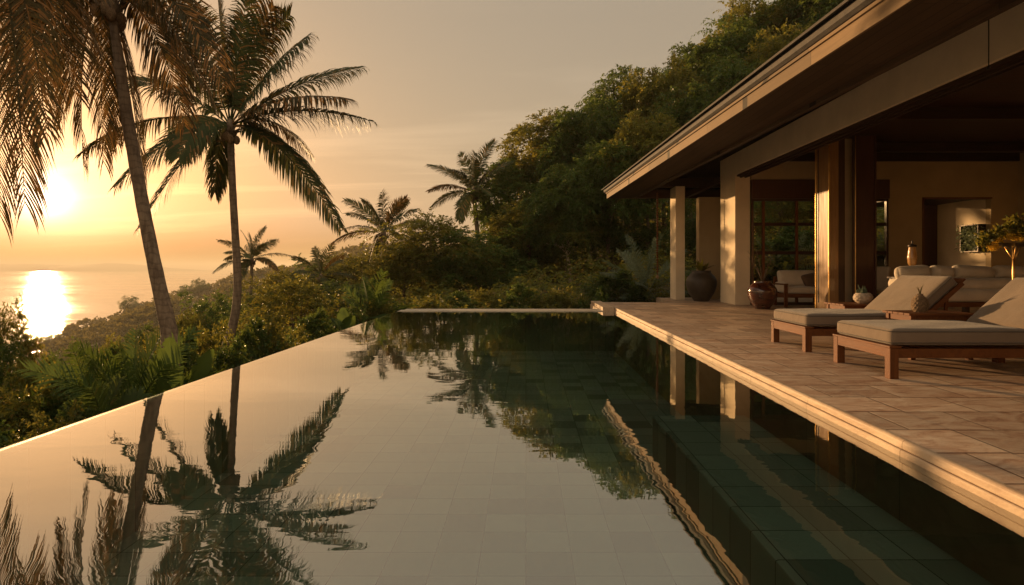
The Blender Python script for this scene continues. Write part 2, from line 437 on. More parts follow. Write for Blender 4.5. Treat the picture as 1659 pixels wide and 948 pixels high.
# unseen sky behind the camera made brighter, added as fill for surfaces facing it
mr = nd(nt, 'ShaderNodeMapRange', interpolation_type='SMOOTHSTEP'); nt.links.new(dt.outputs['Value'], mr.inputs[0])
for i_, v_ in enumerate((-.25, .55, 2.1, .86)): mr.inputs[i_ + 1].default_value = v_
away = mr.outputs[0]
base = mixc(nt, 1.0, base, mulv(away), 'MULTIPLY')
skyc = mixc(nt, 1.0, sky.outputs[0], (.032, .027, .022), 'MULTIPLY')
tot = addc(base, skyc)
tot = addc(tot, glow(6, .055, (1.0, .70, .42)))
tot = addc(tot, glow(40, .12, (1.0, .78, .54)))
tot = addc(tot, glow(200, .60, (1.0, .88, .68)))
tot = addc(tot, glow(3000, 2.0, (1.0, .9, .7)))
# the air near the horizon lets through only the warm light
mh = nd(nt, 'ShaderNodeMapRange', interpolation_type='SMOOTHSTEP'); nt.links.new(zz, mh.inputs[0])
for i_, v_ in enumerate((.0, .085, 0., 1.)): mh.inputs[i_ + 1].default_value = v_
tot = mixc(nt, 1.0, tot, mixc(nt, mh.outputs[0], (.84, .585, .235), (1., 1., 1.)), 'MULTIPLY')
# thin streaks of cloud low in the sky, in a plane high above
rz = mth(nt, 'ADD', zz, .10)
cx = mth(nt, 'DIVIDE', sp.outputs[0], rz); cy = mth(nt, 'DIVIDE', sp.outputs[1], rz)
cb = nd(nt, 'ShaderNodeCombineXYZ'); nt.links.new(cx, cb.inputs[0]); nt.links.new(cy, cb.inputs[1])
mp = nd(nt, 'ShaderNodeMapping'); mp.inputs['Scale'].default_value = (.34, 1.25, 1); mp.inputs['Rotation'].default_value = (0, 0, R(-14)); mp.inputs['Location'].default_value = (2.3, .2, 0)
nt.links.new(cb.outputs[0], mp.inputs[0])
cn = noise(nt, mp.outputs[0], 1.15, 7, .58, .7)
cm = ramp(nt, cn, [(.50, (0, 0, 0)), (.72, (1, 1, 1))])
band = mth(nt, 'MULTIPLY', mth(nt, 'POWER', 2.718, mth(nt, 'MULTIPLY', zz, -4.0)), mth(nt, 'MINIMUM', mth(nt, 'MULTIPLY', zz, 9.0), 1.0))
cmul = mth(nt, 'MULTIPLY', band, .85)
cl = mixc(nt, 1.0, mixc(nt, 1.0, cm, mulv(cmul), 'MULTIPLY'), mixc(nt, 1.0, tot, (.62, .6, .58), 'MULTIPLY'), 'MULTIPLY')
tot = addc(tot, cl)
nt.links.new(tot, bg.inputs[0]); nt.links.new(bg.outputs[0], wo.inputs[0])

SC.render.engine = 'CYCLES'
SC.view_settings.view_transform = 'Standard'; SC.view_settings.look = 'None'
SC.view_settings.exposure = 0.7; SC.view_settings.gamma = 1.0
cy_ = SC.cycles
cy_.max_bounces = 9; cy_.diffuse_bounces = 4; cy_.glossy_bounces = 4; cy_.transmission_bounces = 6; cy_.transparent_max_bounces = 12; cy_.volume_bounces = 0
cy_.caustics_refractive = True; cy_.caustics_reflective = True; cy_.sample_clamp_indirect = 2.5; cy_.blur_glossy = .6
cy_.use_denoising = True
try: cy_.denoiser = 'OPENIMAGEDENOISE'
except Exception: pass

# ------------------------------------------------------------------ terrain
PXC = np.array([-900, -300, 0, 150, 300, 450, 600, 750, 900, 1100, 1400, 2400], float)
AZC = np.arctan2(PXC - VX, F)
RC = np.log(np.array([20, 40, 70, 150, 350, 650, 800, 1300], float))
TZ = np.array([
 [-9, -7, -5.0, -4.2, -3.3, -2.4, -1.2, -.8, -.7, -.4, 0, 0],
 [-17, -14, -11.5, -9.0, -6.5, -4.3, -2.0, -1.0, .5, 2.0, 4, 5],
 [-26, -22, -18, -14.5, -10, -6, -3.5, -1.0, 5, 12, 16, 18],
 [-48, -42, -31, -25, -17, -10, -4, -1, 8, 26, 40, 45],
 [-80, -78, -62, -47, -32, -16, -2, 4, 14, 40, 80, 90],
 [-88, -86, -79, -55, -23, -2, 13, 14, 20, 60, 120, 130],
 [-92, -92, -90, -84, -62, -30, 0, 10, 20, 60, 130, 140],
 [-98, -98, -98, -98, -98, -95, -80, -20, 60, 110, 150, 160]], float)
def hills_noise(x, y):
    return (np.sin(x * .021 + 1.3) * np.cos(y * .017 + .4) + .5 * np.sin(x * .053 + y * .041) + .3 * np.sin(x * .11 - y * .13 + 2))
def terr(x, y):
    x = np.asarray(x, float); y = np.asarray(y, float)
    r = np.hypot(x, y) + 1e-6; az = np.arctan2(x, y)
    ai = np.clip(np.interp(az, AZC, np.arange(len(AZC))), 0, len(AZC) - 1); ri = np.clip(np.interp(np.log(r), RC, np.arange(len(RC))), 0, len(RC) - 1)
    a0 = np.minimum(ai.astype(int), len(AZC) - 2); r0 = np.minimum(ri.astype(int), len(RC) - 2)
    fa = ai - a0; fr = ri - r0
    fa = fa * fa * (3 - 2 * fa)
    far = (TZ[r0, a0] * (1 - fa) + TZ[r0, a0 + 1] * fa) * (1 - fr) + (TZ[r0 + 1, a0] * (1 - fa) + TZ[r0 + 1, a0 + 1] * fa) * fr
    far = np.minimum(far, 26 + .1 * (far - 26))
    far = far + hills_noise(x, y) * np.clip((r - 60) / 300, 0, 1) * 5.0 + .25 * np.sin(x * .9) * np.cos(y * .8)
    left = -1.1 - .30 * np.clip(-4.3 - x, 0, 60)
    near = np.where(x < -4.2, left, -.7)
    near = np.where((x >= -4.2) & (y < 16.5) & (x < 17.5), -2.4, near)
    near = np.where((x > 2.0) & (x < 17.5) & (y >= 16.5) & (y < 21.0), -2.4, near)
    t = np.clip((r - 17.5) / 9, 0, 1); t = t * t * (3 - 2 * t)
    return near * (1 - t) + far * t
def tz(x, y): return float(terr(np.array([x]), np.array([y]))[0])

az = np.concatenate([np.arange(-180, -62, 4.0), np.arange(-62, 62, .55), np.arange(62, 180, 4.0)]) * math.pi / 180
rr = np.exp(np.linspace(math.log(2.2), math.log(1300), 128))
A, RR = np.meshgrid(az, rr); X = RR * np.sin(A); Y = RR * np.cos(A); Z = terr(X, Y)
V = np.stack([X, Y, Z], -1).reshape(-1, 3); na = len(az); nr = len(rr)
fs = []
for i in range(nr - 1):
    for j in range(na):
        j2 = (j + 1) % na
        fs.append((i * na + j, i * na + j2, (i + 1) * na + j2, (i + 1) * na + j))
fs.append(tuple(range(na))[::-1])
me = bpy.data.meshes.new('terrain'); me.from_pydata([tuple(v) for v in V], [], fs); me.update()
def m_ground():
    m, nt, out = mat('ground')
    v = coords(nt); f = noise(nt, v, .9, 6); g = noise(nt, v, .03, 5)
    col = ramp(nt, f, [(.3, (.035, .030, .014)), (.7, (.075, .068, .026))])
    col = mixc(nt, mth(nt, 'MULTIPLY', g, .6), col, (.10, .075, .035))
    principled(nt, out, col, .95, bump(nt, f, .6, .2), .2); return m
tag(link('terrain', me, m_ground()), kind='structure')

# sea and the coast on the far shore
b = MB(); b.poly([(-26000, 40, SEA), (9000, 40, SEA), (9000, 19000, SEA), (-26000, 19000, SEA)])
tag(b.build('sea', M['sea']), kind='structure')
rng = random.Random(5)
xs = np.linspace(-25500, 1500, 140); top = []
for i, x in enumerate(xs):
    k = max(0, min(1, (-x - 4900) / 2200.0)); k = k * k * (3 - 2 * k)
    top.append(SEA + 3 + k * (118 + 20 * math.sin(x * .0018) + 10 * math.sin(x * .0046 + 1) + 4 * math.sin(x * .018)))
vv = []; ff = []
for i, x in enumerate(xs):
    vv += [(x, 8600, SEA - 5), (x, 8850, (top[i] + SEA) * .5 + 3), (x, 9300, top[i]), (x, 9700, SEA - 5)]
for i in range(len(xs) - 1):
    for k in range(3): ff.append((i * 4 + k, i * 4 + 4 + k, i * 4 + 5 + k, i * 4 + 1 + k))
me = bpy.data.meshes.new('far_coast_hills'); me.from_pydata(vv, [], ff); me.update()
tag(link('far_coast_hills', me, M['far_leaf']), kind='structure')

b = MB(); rs = random.Random(7)
for px0, px1, py, wd in ((78, 128, 520, 5.0), (84, 118, 527, 3.5), (30, 56, 525, 3.0), (200, 228, 478, 4.5)):
    Yb = (H - SEA) * F / (py - VY); x0, x1 = (px0 - VX) * Yb / F, (px1 - VX) * Yb / F; n = 18
    up_, lo_ = [], []
    for i in range(n + 1):
        u = i / n; x = x0 + (x1 - x0) * u; w = wd * math.sin(math.pi * u) ** .6 + .02; c = Yb + 14 * u + rs.uniform(-1, 1)
        up_.append((x, c + w, SEA + .25)); lo_.append((x, c - w, SEA + .25))
    b.slab(lo_ + up_[::-1], .6)
tag(b.build('sandbar', M['rough_clay']), kind='structure')
# warm haze in the air round the whole place
def m_haze():
    m, nt, out = mat('haze_air')
    p = nd(nt, 'ShaderNodeVolumePrincipled'); p.inputs['Density'].default_value = HAZE; p.inputs['Color'].default_value = (1.0, .88, .68, 1); p.inputs['Anisotropy'].default_value = .08
    nt.links.new(p.outputs[0], out.inputs['Volume']); m.volume_intersection_method if hasattr(m, 'volume_intersection_method') else None
    return m
HAZE = .0002
b = MB(); b.box(-27000, 10000, -1500, 19500, -106, 84)
if HAZE: tag(b.build('haze', m_haze()), kind='stuff')

# ------------------------------------------------------------------ pool
PX0, PX1, PY0, PY1, WZ = -3.46, 2.468, -3.2, 15.85, .08      # WZ: water level
b = MB()
b.poly([(PX0, PY0, -1.02), (PX1, PY0, -1.02), (PX1, PY1, -1.02), (PX0, PY1, -1.02)])
b.poly([(PX0, PY0, -1.02), (PX0, PY1, -1.02), (PX0, PY1, WZ - .012), (PX0, PY0, WZ - .012)])
b.poly([(PX1, PY0, -1.02), (PX1, PY1, -1.02), (PX1, PY1, WZ - .02), (PX1, PY0, WZ - .02)])
b.poly([(PX0, PY1, -1.02), (PX1, PY1, -1.02), (PX1, PY1, WZ), (PX0, PY1, WZ)])
b.poly([(PX0, PY0, -1.02), (PX1, PY0, -1.02), (PX1, PY0, WZ + .10), (PX0, PY0, WZ + .10)])
tag(b.build('pool_basin', M['slate']), kind='structure')
b = MB(); b.box(1.42, PX1 - .002, PY0 + .002, 6.4, -1.018, -.34, .02)
tag(b.build('pool_bench', M['slate']), kind='structure')
b = MB(); b.box(PX0 - .15, PX0 - .003, PY0, PY1 + .70, -1.6, WZ - .005)
tag(b.build('pool_edge', M['rim_stone']), kind='structure')
b = MB(); b.poly([(PX0 - .149, PY0 + .01, WZ), (PX1 + .06, PY0 + .01, WZ), (PX1 + .06, PY1 - .001, WZ), (PX0 - .149, PY1 - .001, WZ)])
tag(b.build('pool_water', M['water']), kind='structure')
b = MB(); b.box(PX0 - .002, 2.14, PY1 + .002, PY1 + .70, -1.3, WZ + .022, .008)
tag(b.build('pool_rim', M['rim_stone']), kind='structure')
b = MB(); b.box(2.14, 2.46, 15.86, 18.75, -.5, .20, .012); b.box(2.10, 2.14, 15.86, 18.6, -.5, .10, .012)
tag(b.build('stone_ledge', M['coping']), kind='structure')
# deck: travertine slabs, a lighter coping along the water and a ledge below it
b = MB(); b.box(2.985, 17.0, -4.2, 18.32, -1.8, DECK); b.box(4.85, 17.0, 18.32, 21.2, -1.8, DECK - .004)
tag(b.build('deck', M['deck']), kind='structure')
rw = random.Random(2)
def wob(x, y, z): return .002 * math.sin(y * 3.1 + z * 9) + .0012 * math.sin(y * 11.3 + 1.7 + z * 31) + .0012 * math.sin(y * 29.0 + z * 60)
b = MB(); b.box(2.5245, 2.978, -4.2, 18.318, .02, DECK + .0035)
tag(b.build('deck_border', M['deck']), kind='structure')
b = MB(); b.sweep([(2.524, .02), (2.524, DECK + .005), (2.500, DECK + .005), (2.489, DECK + .001), (2.482, DECK - .007), (2.480, DECK - .016), (2.480, DECK - .050), (2.484, DECK - .055), (2.524, DECK - .055)], -4.2, 18.318, 160, wob)
tag(b.build('coping', M['coping']), kind='structure')
b = MB(); b.sweep([(2.523, -1.3), (2.523, DECK - .058), (2.474, DECK - .058), (2.469, DECK - .061), (2.466, DECK - .066), (2.464, -.02), (2.464, -1.3)], -4.2, 18.318, 160, wob)
tag(b.build('coping_ledge', M['coping']), kind='structure')
# ------------------------------------------------------------------ the villa
VL = Vector((9, 10, DECK))
villa = thing('villa', 'open sided villa with deep tiled eave and plaster columns', 'house', VL)
def part(name, b, m, parent=None, **k):
    return b.build(name, M[m], parent or villa, **k)
def vb(): return MB(VL)
def ex(y): return 3.07 + (21.6 - y) * .041             # the eave line, a touch out of square with the pool
ZF = 3.91                                              # underside of the eave
YN = -4.0
def run(pts_fn, y0, y1): return None
# fascia in two steps with a dark gutter lip
def prof_run(prof, y0, y1, name, m):
    b = vb(); rings = []
    for y in (y0, y1):
        rings.append([b.bm.verts.new((ex(y) + x, y, z)) for x, z in prof])
    n = len(prof)
    for k in range(n): b.bm.faces.new((rings[0][k], rings[0][(k + 1) % n], rings[1][(k + 1) % n], rings[1][k]))
    b.bm.faces.new(rings[0][::-1]); b.bm.faces.new(rings[1])
    return part(name, b, m)
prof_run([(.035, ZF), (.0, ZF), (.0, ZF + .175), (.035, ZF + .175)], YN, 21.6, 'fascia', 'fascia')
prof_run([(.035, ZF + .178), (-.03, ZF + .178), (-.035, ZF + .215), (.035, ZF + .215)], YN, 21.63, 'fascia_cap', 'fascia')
prof_run([(.035, ZF + .218), (-.055, ZF + .218), (-.10, ZF + .25), (-.105, ZF + .325), (-.06, ZF + .35), (.035, ZF + .35)], YN, 21.66, 'gutter', 'roof')
b = vb(); b.box(3.11, 17.0, 21.562, 21.60, ZF, ZF + .175); part('end_fascia', b, 'fascia')
b = vb(); b.box(3.05, 17.0, 21.603, 21.72, ZF + .18, ZF + .345); part('end_gutter', b, 'roof')
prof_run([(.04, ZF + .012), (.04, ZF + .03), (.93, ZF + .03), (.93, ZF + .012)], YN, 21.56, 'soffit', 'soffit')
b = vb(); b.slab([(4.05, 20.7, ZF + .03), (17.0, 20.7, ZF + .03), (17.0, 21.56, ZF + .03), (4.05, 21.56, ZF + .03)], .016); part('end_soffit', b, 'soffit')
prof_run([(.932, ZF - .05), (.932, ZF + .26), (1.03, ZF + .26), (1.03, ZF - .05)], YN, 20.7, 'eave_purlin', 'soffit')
b = vb(); b.box(4.05, 17.0, 20.58, 20.698, ZF - .10, ZF + .2); part('end_purlin', b, 'dark_wood_x')
# tiled roof planes
zr = ZF + .36; pit = .44; RX = 11.0; RYE = 13.7; zt = zr + pit * (RX - 3.07)
A0 = (ex(21.66) - .09, 21.70, zr); A1 = (ex(YN) - .09, YN, zr - .0); P0 = (RX, RYE, zt); P1 = (RX, YN, zt); C0 = (19.1, 21.70, zr); C1 = (19.1, YN, zr)
b = vb(); b.slab([A0, A1, P1, P0], .09); b.slab([A0, P0, C0], .09); b.slab([C0, P0, P1, C1], .09)
roof = part('roof', b, 'roof')
def tiles():
    b = vb()
    # courses of tiles on the two slopes one could see from beside the pool
    for k in range(46):
        t0 = k / 46.0; t1 = t0 + .026
        def pt(t, end): 
            a = Vector(A0).lerp(Vector(P0), t) if end else Vector(A1).lerp(Vector(P1), t); return a
        p, q = pt(t0, 0), pt(t0, 1)
        b.bar(p + Vector((0, 0, .022)), q + Vector((0, 0, .022)), .21, .028, 0, (-pit, 0, 1))
    return part('roof_tile', b, 'roof', roof)
tiles()
# rafters under the roof
for k in range(23):
    y = 19.9 - k * 1.0
    xa = ex(y) + 1.05
    za = zr + pit * (xa - ex(y)) - .20
    b = vb(); b.bar((xa, y, za), (6.27, y, zr + pit * (6.27 - ex(y)) - .20), .07, .14, 0, (0, 0, 1)); part('rafter', b, 'dark_wood_x')
# main plaster beam and its sliding track
b = vb(); b.box(6.29, 6.74, YN, 18.42, 4.09, 4.74, .006); part('main_beam', b, 'plaster')
b = vb(); b.box(6.34, 6.69, YN, 17.08, 4.03, 4.088); b.box(6.42, 6.47, YN, 17.08, 3.99, 4.03); b.box(6.56, 6.61, YN, 17.08, 3.99, 4.03); part('sliding_track', b, 'dark_wood')
# columns
b = vb(); b.box(6.29, 6.74, 17.1, 18.4, DECK, 4.088, .01); part('column', b, 'plaster')
b = vb(); b.box(5.20, 5.52, 19.75, 20.5, DECK, 4.12, .01); part('column', b, 'plaster')
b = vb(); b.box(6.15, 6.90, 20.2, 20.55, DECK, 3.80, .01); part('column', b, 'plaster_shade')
b = vb(); b.box(4.60, 7.3, 19.95, 20.2, 4.122, 4.44, .008); part('tie_beam', b, 'dark_wood_x')
b = vb(); b.bar((5.7, 20.56, 3.84), (6.5, 18.42, 4.2), .16, .14); part('brace', b, 'dark_wood_x')
# back wall: glazed bay, plaster strip above, plaster field with an open doorway
WY0, WY1 = 17.0, 17.2
b = vb(); b.box(6.76, 10.85, WY0, WY1, 3.93, 4.47); b.box(10.85, 11.87, WY0, WY1, DECK, 4.47); b.box(11.87, 13.9, WY0, WY1, 3.40, 4.47); b.box(13.9, 14.7, WY0, WY1, DECK, 4.47)
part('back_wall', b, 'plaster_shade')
b = vb(); b.box(6.76, 14.7, 16.93, 17.2, 4.472, 4.746); part('wall_beam', b, 'dark_wood_x')
b = vb(); b.box(6.76, 10.849, 16.96, 17.16, 3.36, 3.928); part('window_header', b, 'red_wood')
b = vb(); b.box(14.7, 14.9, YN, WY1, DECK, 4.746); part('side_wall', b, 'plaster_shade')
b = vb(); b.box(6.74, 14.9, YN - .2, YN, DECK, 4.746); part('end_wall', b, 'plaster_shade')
b = vb(); b.box(6.742, 14.9, YN, 17.2, 4.75, 4.80); part('ceiling', b, 'ceiling')
for y in (15.6, 12.2, 8.8, 5.4):
    b = vb(); b.box(6.745, 14.698, y, y + .24, 4.50, 4.748); part('ceiling_beam', b, 'dark_wood_x')
# glazed bay of the back wall
def window(x0, x1, xs, zs, name='window'):
    b = vb(); t = .035
    b.box(x0, x0 + .06, 17.02, 17.12, DECK, 3.358); b.box(x1 - .06, x1, 17.02, 17.12, DECK, 3.358); b.box(x0 + .06, x1 - .06, 17.02, 17.12, 3.29, 3.358); b.box(x0 + .06, x1 - .06, 17.02, 17.12, DECK, DECK + .08)
    w = part(name, b, 'dark_wood_z')
    for x in xs:
        b = vb(); b.box(x - t, x + t, 17.03, 17.11, DECK + .08, 3.29); part('mullion', b, 'teak_z', w)  # paler wood than the transoms: the uprights' lit look is put into the colour
    for z in zs:
        b = vb(); b.box(x0 + .06, x1 - .06, 17.045, 17.095, z - .05, z + .05); part('transom', b, 'dark_wood_x', w)
    b = vb(); b.box(x0 + .06, x1 - .06, 17.068, 17.074, DECK + .08, 3.29); part('pane', b, 'glass', w)
window(6.76, 9.30, (7.12, 8.12), (2.60, 1.74))
window(9.302, 10.849, (10.05, 10.40), (2.60, 1.74))
# stacked sliding doors and piers standing in the room
b = vb(); b.box(7.69, 7.92, 14.4, 15.1, DECK, 4.748, .015); dp = part('door_post', b, 'lacquer')
b = vb(); b.tube([(7.683, 15.07, DECK), (7.683, 15.07, 4.74)], .022, 14); part('edge_trim', b, 'brass', dp)  # round brass trims added so the post edges catch a sun glint
b = vb(); b.tube([(7.683, 14.415, DECK), (7.683, 14.415, 4.74)], .022, 14); part('edge_trim', b, 'brass', dp)
b = vb(); b.box(7.676, 7.689, 14.94, 14.965, DECK + .2, 4.6); part('groove', b, 'dark_wood_z', dp)
b = vb(); b.box(7.925, 8.09, 14.42, 14.60, DECK, 4.748, .01); part('dark_stile', b, 'dark_wood_z', dp)
b = vb(); b.box(8.30, 8.72, 15.2, 15.6, DECK, 4.748, .01); part('column', b, 'plaster')
b = vb(); b.box(8.60, 8.68, 14.82, 15.0, DECK, 4.748, .008); b.box(8.68, 9.10, 14.86, 14.96, DECK, 4.748, .006); b.box(9.10, 9.14, 14.82, 15.0, DECK, 4.748, .006)
pn = part('door_panel', b, 'red_wood')
b = vb(); b.tube([(8.592, 14.83, DECK), (8.592, 14.83, 4.74)], .011, 10); part('edge_trim', b, 'brass', pn)
# the doorway: a side wall in the sun, a dark red door leaf at the end
b = vb(); b.box(13.9, 14.1, 17.202, 19.3, DECK, 3.6); part('passage_wall', b, 'plaster')
b = vb(); b.box(13.2, 13.9, 19.22, 19.3, DECK, 3.6); part('door_leaf', b, 'red_wood')
b = vb(); b.box(11.4, 13.9, 17.202, 19.9, 3.41, 3.5); part('passage_ceiling', b, 'dark_wood_x')
b = vb(); b.box(11.84, 11.90, 16.985, 17.215, DECK, 3.40); b.box(11.84, 13.93, 16.985, 17.215, 3.36, 3.399); part('door_frame', b, 'teak_z')

# hanging rod and rain chain, wall planter
b = MB((6.1, 7.3, 4)); b.tube([(6.02, 7.4, 5.0), (6.02, 7.4, 3.93)], .007, 6); b.lathe([(.0, 0), (.02, .0), (.024, .02), (.012, .05), (.007, .06)], (6.02, 7.4, 3.89), 10)
tag(b.build('hanging_rod', M['iron']), 'thin dark metal rod hanging down in front of the plaster beam', 'rod').location = (6.1, 7.3, 4)
rc = thing('rain_chain', 'slim weathered rain chain hanging from the eave beside the outermost column', 'rain chain', (4.62, 20.0, 1))
rc_x = 4.62; rr_ = random.Random(3)
b = MB((4.62, 20.0, 1)); 
b.tube([(rc_x, 20.0, 3.94), (rc_x + .01, 20.0, 1.0)], .012, 6)
for k in range(34):
    z = 3.86 - k * .083
    b.lathe([(.018, 0), (.036, .03), (.044, .055), (.02, .06)], (rc_x + rr_.uniform(-.008, .008), 20.0, z), 9)
b.build('chain_cup', M['teak_z'], rc, smooth=False)
b = MB((4.62, 20.0, 1)); b.lathe([(.02, 0), (.055, .02), (.06, .10), (.02, .13)], (rc_x, 20.0, .90), 12); b.build('weight', M['rough_clay'], rc, smooth=True)
# ------------------------------------------------------------------ loungers
def lounger(loc, label, hinge=1.47):
    t = thing('sun_lounger', label, 'sun lounger', loc, 0, 'sun loungers on the deck')
    w, L = 1.06, 2.02; y0, y1 = -w / 2, w / 2
    b = MB()
    b.box(.0, .045, y0, y1, .215, .315, .006); b.box(L - .045, L, y0, y1, .215, .315, .006)
    b.box(.046, L - .046, y0, y0 + .04, .215, .31, .005); b.box(.046, L - .046, y1 - .04, y1, .215, .31, .005)
    for k in range(13): b.box(.06 + k * .148, .16 + k * .148, y0 + .041, y1 - .041, .268, .29)
    b.build('frame', M['teak'], t)
    b = MB(); b.box(-.012, .11, y0 - .012, y1 + .012, .316, .338, .005); b.build('end_rail', M['teak'], t)
    for x in (-.004, L - .11):
        for y in (y0 - .006, y1 - .084):
            b = MB(); b.box(x, x + .09, y, y + .09, 0, .314, .006); b.build('leg', M['teak_z'], t)
    b = MB(); b.cushion(.73, w / 2 - .005, .082, .05, .012, Matrix.Translation((.745, 0, .425)), n=22); mt = b.build('mattress', M['cushion'], t, smooth=True)
    def piping(hx, hy, hz, MM, par):
        b = MB()
        for z in (-hz, hz):
            pts = []
            for cx, cyy, a0 in ((hx - .05, hy - .05, 0), (-hx + .05, hy - .05, 90), (-hx + .05, -hy + .05, 180), (hx - .05, -hy + .05, 270)):
                for q in range(0, 91, 18): pts.append(MM @ Vector((cx + .052 * math.cos(R(a0 + q)), cyy + .052 * math.sin(R(a0 + q)), z)))
            b.tube(pts + [pts[0]], .006, 6, False)
        b.build('piping', M['piping'], par, smooth=True)
    piping(.73 - .006, w / 2 - .011, .058, Matrix.Translation((.745, 0, .425)), mt)
    ang = R(42)
    Mx = Matrix.Translation((hinge, 0, .40)) @ Matrix.Rotation(-ang, 4, 'Y')
    b = MB(); b.cushion(.41, w / 2 - .005, .075, .05, .012, Mx @ Matrix.Translation((.39, 0, .06)), n=14); bk = b.build('backrest', M['cushion'], t, smooth=True)
    piping(.41 - .006, w / 2 - .011, .052, Mx @ Matrix.Translation((.39, 0, .06)), bk)
    b = MB()
    for y in (y0 + .02, y1 - .02):
        p0 = Mx @ Vector((-.03, y, -.045)); p1 = Mx @ Vector((.84, y, -.045)); b.bar(p0, p1, .04, .06, .005)
    for k in range(6):
        p0 = Mx @ Vector((.08 + k * .16, y0 + .04, -.045)); p1 = Mx @ Vector((.08 + k * .16, y1 - .04, -.045)); b.bar(p0, p1, .08, .02, 0, Mx.to_3x3() @ Vector((0, 0, 1)))
    b.build('back_frame', M['teak_x'], bk)
    b = MB()
    for y in (y0 + .10, y1 - .10): b.bar(Mx @ Vector((.62, y, -.07)), (1.93, y, .30), .03, .04, .004)
    b.build('prop', M['teak_x'], bk)
    return t
lounger((3.72, 6.34, DECK), 'taupe sun lounger closest to the camera, with nothing in front of its thick mattress', 1.66)
lounger((3.76, 8.18, DECK), 'taupe sun lounger with raised back, between the two small teak tables')
# ------------------------------------------------------------------ side tables and the vases on them
def side_table(loc, label, sx, sy, h):
    t = thing('side_table', label, 'side table', loc, 0, 'small teak side tables')
    b = MB(); 
    for k in range(5): b.box(-sx, sx, -sy + k * sy * .4 + .004, -sy + (k + 1) * sy * .4 - .004, h - .028, h, .004)
    b.build('table_top', M['teak_x'], t)
    b = MB()
    b.box(-sx + .05, sx - .05, -sy + .04, -sy + .065, h - .10, h - .03); b.box(-sx + .05, sx - .05, sy - .065, sy - .04, h - .10, h - .03); b.box(-sx + .05, -sx + .075, -sy + .066, sy - .066, h - .10, h - .03); b.box(sx - .075, sx - .05, -sy + .066, sy - .066, h - .10, h - .03)
    b.build('apron', M['teak'], t)
    for x in (-1, 1):
        for y in (-1, 1):
            b = MB(); cx = x * (sx - .065); cyy = y * (sy - .055); b.box(cx - .03, cx + .03, cyy - .03, cyy + .03, 0, h - .03, .004); b.build('leg', M['teak_z'], t)
    return t
side_table((5.12, 7.24, DECK), 'teak side table between the loungers carrying the bumpy brown vase', .42, .27, .575)
side_table((5.55, 9.35, DECK), 'teak side table behind the far lounger carrying a pale stone bowl', .50, .30, .55)
t = thing('vase', 'bumpy brown pineapple shaped vase with a sprig on the near table', 'vase', (5.0, 7.22, DECK + .575))
def bumpy(prof, n, amp, seed):
    rg = random.Random(seed); b = MB(); b.lathe(prof, (0, 0, 0), n)
    for v in b.bm.verts:
        rd = math.hypot(v.co.x, v.co.y)
        if rd > 1e-4:
            a = math.atan2(v.co.y, v.co.x); k = 1 + amp * (abs(math.sin(a * 6 + v.co.z * 55)) * abs(math.sin(a * 6 - v.co.z * 55)) - .3) + rg.uniform(-.01, .01); v.co.x *= k; v.co.y *= k
    return b
zs = [.0, .02, .05, .08, .11, .14, .165, .185, .20, .21, .225, .23]; rs = [.062, .075, .086, .09, .09, .084, .075, .062, .045, .034, .034, .03]
bumpy([(r, z) for r, z in zip(np.interp(np.linspace(0, .23, 40), zs, rs), np.linspace(0, .23, 40))], 48, .16, 1).build('body', M['rough_clay'], t, smooth=True)
b = MB(); rg = random.Random(4)
for k in range(6):
    a = rg.uniform(0, 6.28); q = Vector((math.cos(a), math.sin(a), 0)); b.tube([(0, 0, .2), q * .012 + Vector((0, 0, .27)), q * .035 + Vector((0, 0, .33 + rg.uniform(-.03, .03)))], [.005, .004, .002], 5)
b.build('sprig', M['leaf_b'], t)
t = thing('bowl', 'pale stone bowl of small succulents on the table behind the lounger', 'bowl', (5.50, 9.28, DECK + .55))
bumpy([(r, z) for r, z in zip(np.interp(np.linspace(0, .17, 24), [0, .02, .06, .11, .15, .17], [.07, .10, .135, .14, .12, .10]), np.linspace(0, .17, 24))], 40, .10, 2).build('body', M['pale_clay'], t, smooth=True)
b = MB(); rg = random.Random(8)
for k in range(16):
    a = rg.uniform(0, 6.28); rd = rg.uniform(.0, .09); q = Vector((math.cos(a) * rd, math.sin(a) * rd, .15)); h = rg.uniform(.05, .17)
    b.tube([q, q + Vector((rg.uniform(-.015, .015), rg.uniform(-.01, .01), h * .6)), q + Vector((rg.uniform(-.03, .03), 0, h))], [.015, .012, .003], 6)
b.build('succulent', M['leaf_c'], t, smooth=True)
# ------------------------------------------------------------------ big pots
def spike_leaves(name, m, parent, base, n, L, w, seed, spread=.7, z0=0):
    rg = random.Random(seed); V = []
    for k in range(n):
        a = rg.uniform(0, 6.283); dx, dy = math.cos(a), math.sin(a); l = L * rg.uniform(.6, 1.15); s = spread * rg.uniform(.3, 1.3); p = Vector(base) + Vector((dx, dy, 0)) * .03
        pts = []
        for j in range(5):
            u = j / 4; pts.append(p + Vector((dx * s * l * u, dy * s * l * u, l * (u * (1.15 - .45 * s * u)))))
        sd = Vector((-dy, dx, 0)) * w
        for j in range(4):
            w0 = math.sin(math.pi * (.18 + .82 * j / 4)) ; w1 = math.sin(math.pi * (.18 + .82 * (j + 1) / 4))
            V += [pts[j] - sd * w0, pts[j] + sd * w0, pts[j + 1] + sd * w1, pts[j + 1] - sd * w1]
    return link(name, quad_mesh(name, [tuple(v) for v in V]), M[m], parent)
def pot(label, loc, prof, m, name='pot'):
    t = thing(name, label, 'pot', loc); b = MB(); b.lathe(prof, (0, 0, 0), 48); b.build('body', M[m], t, smooth=True, edge=60); return t
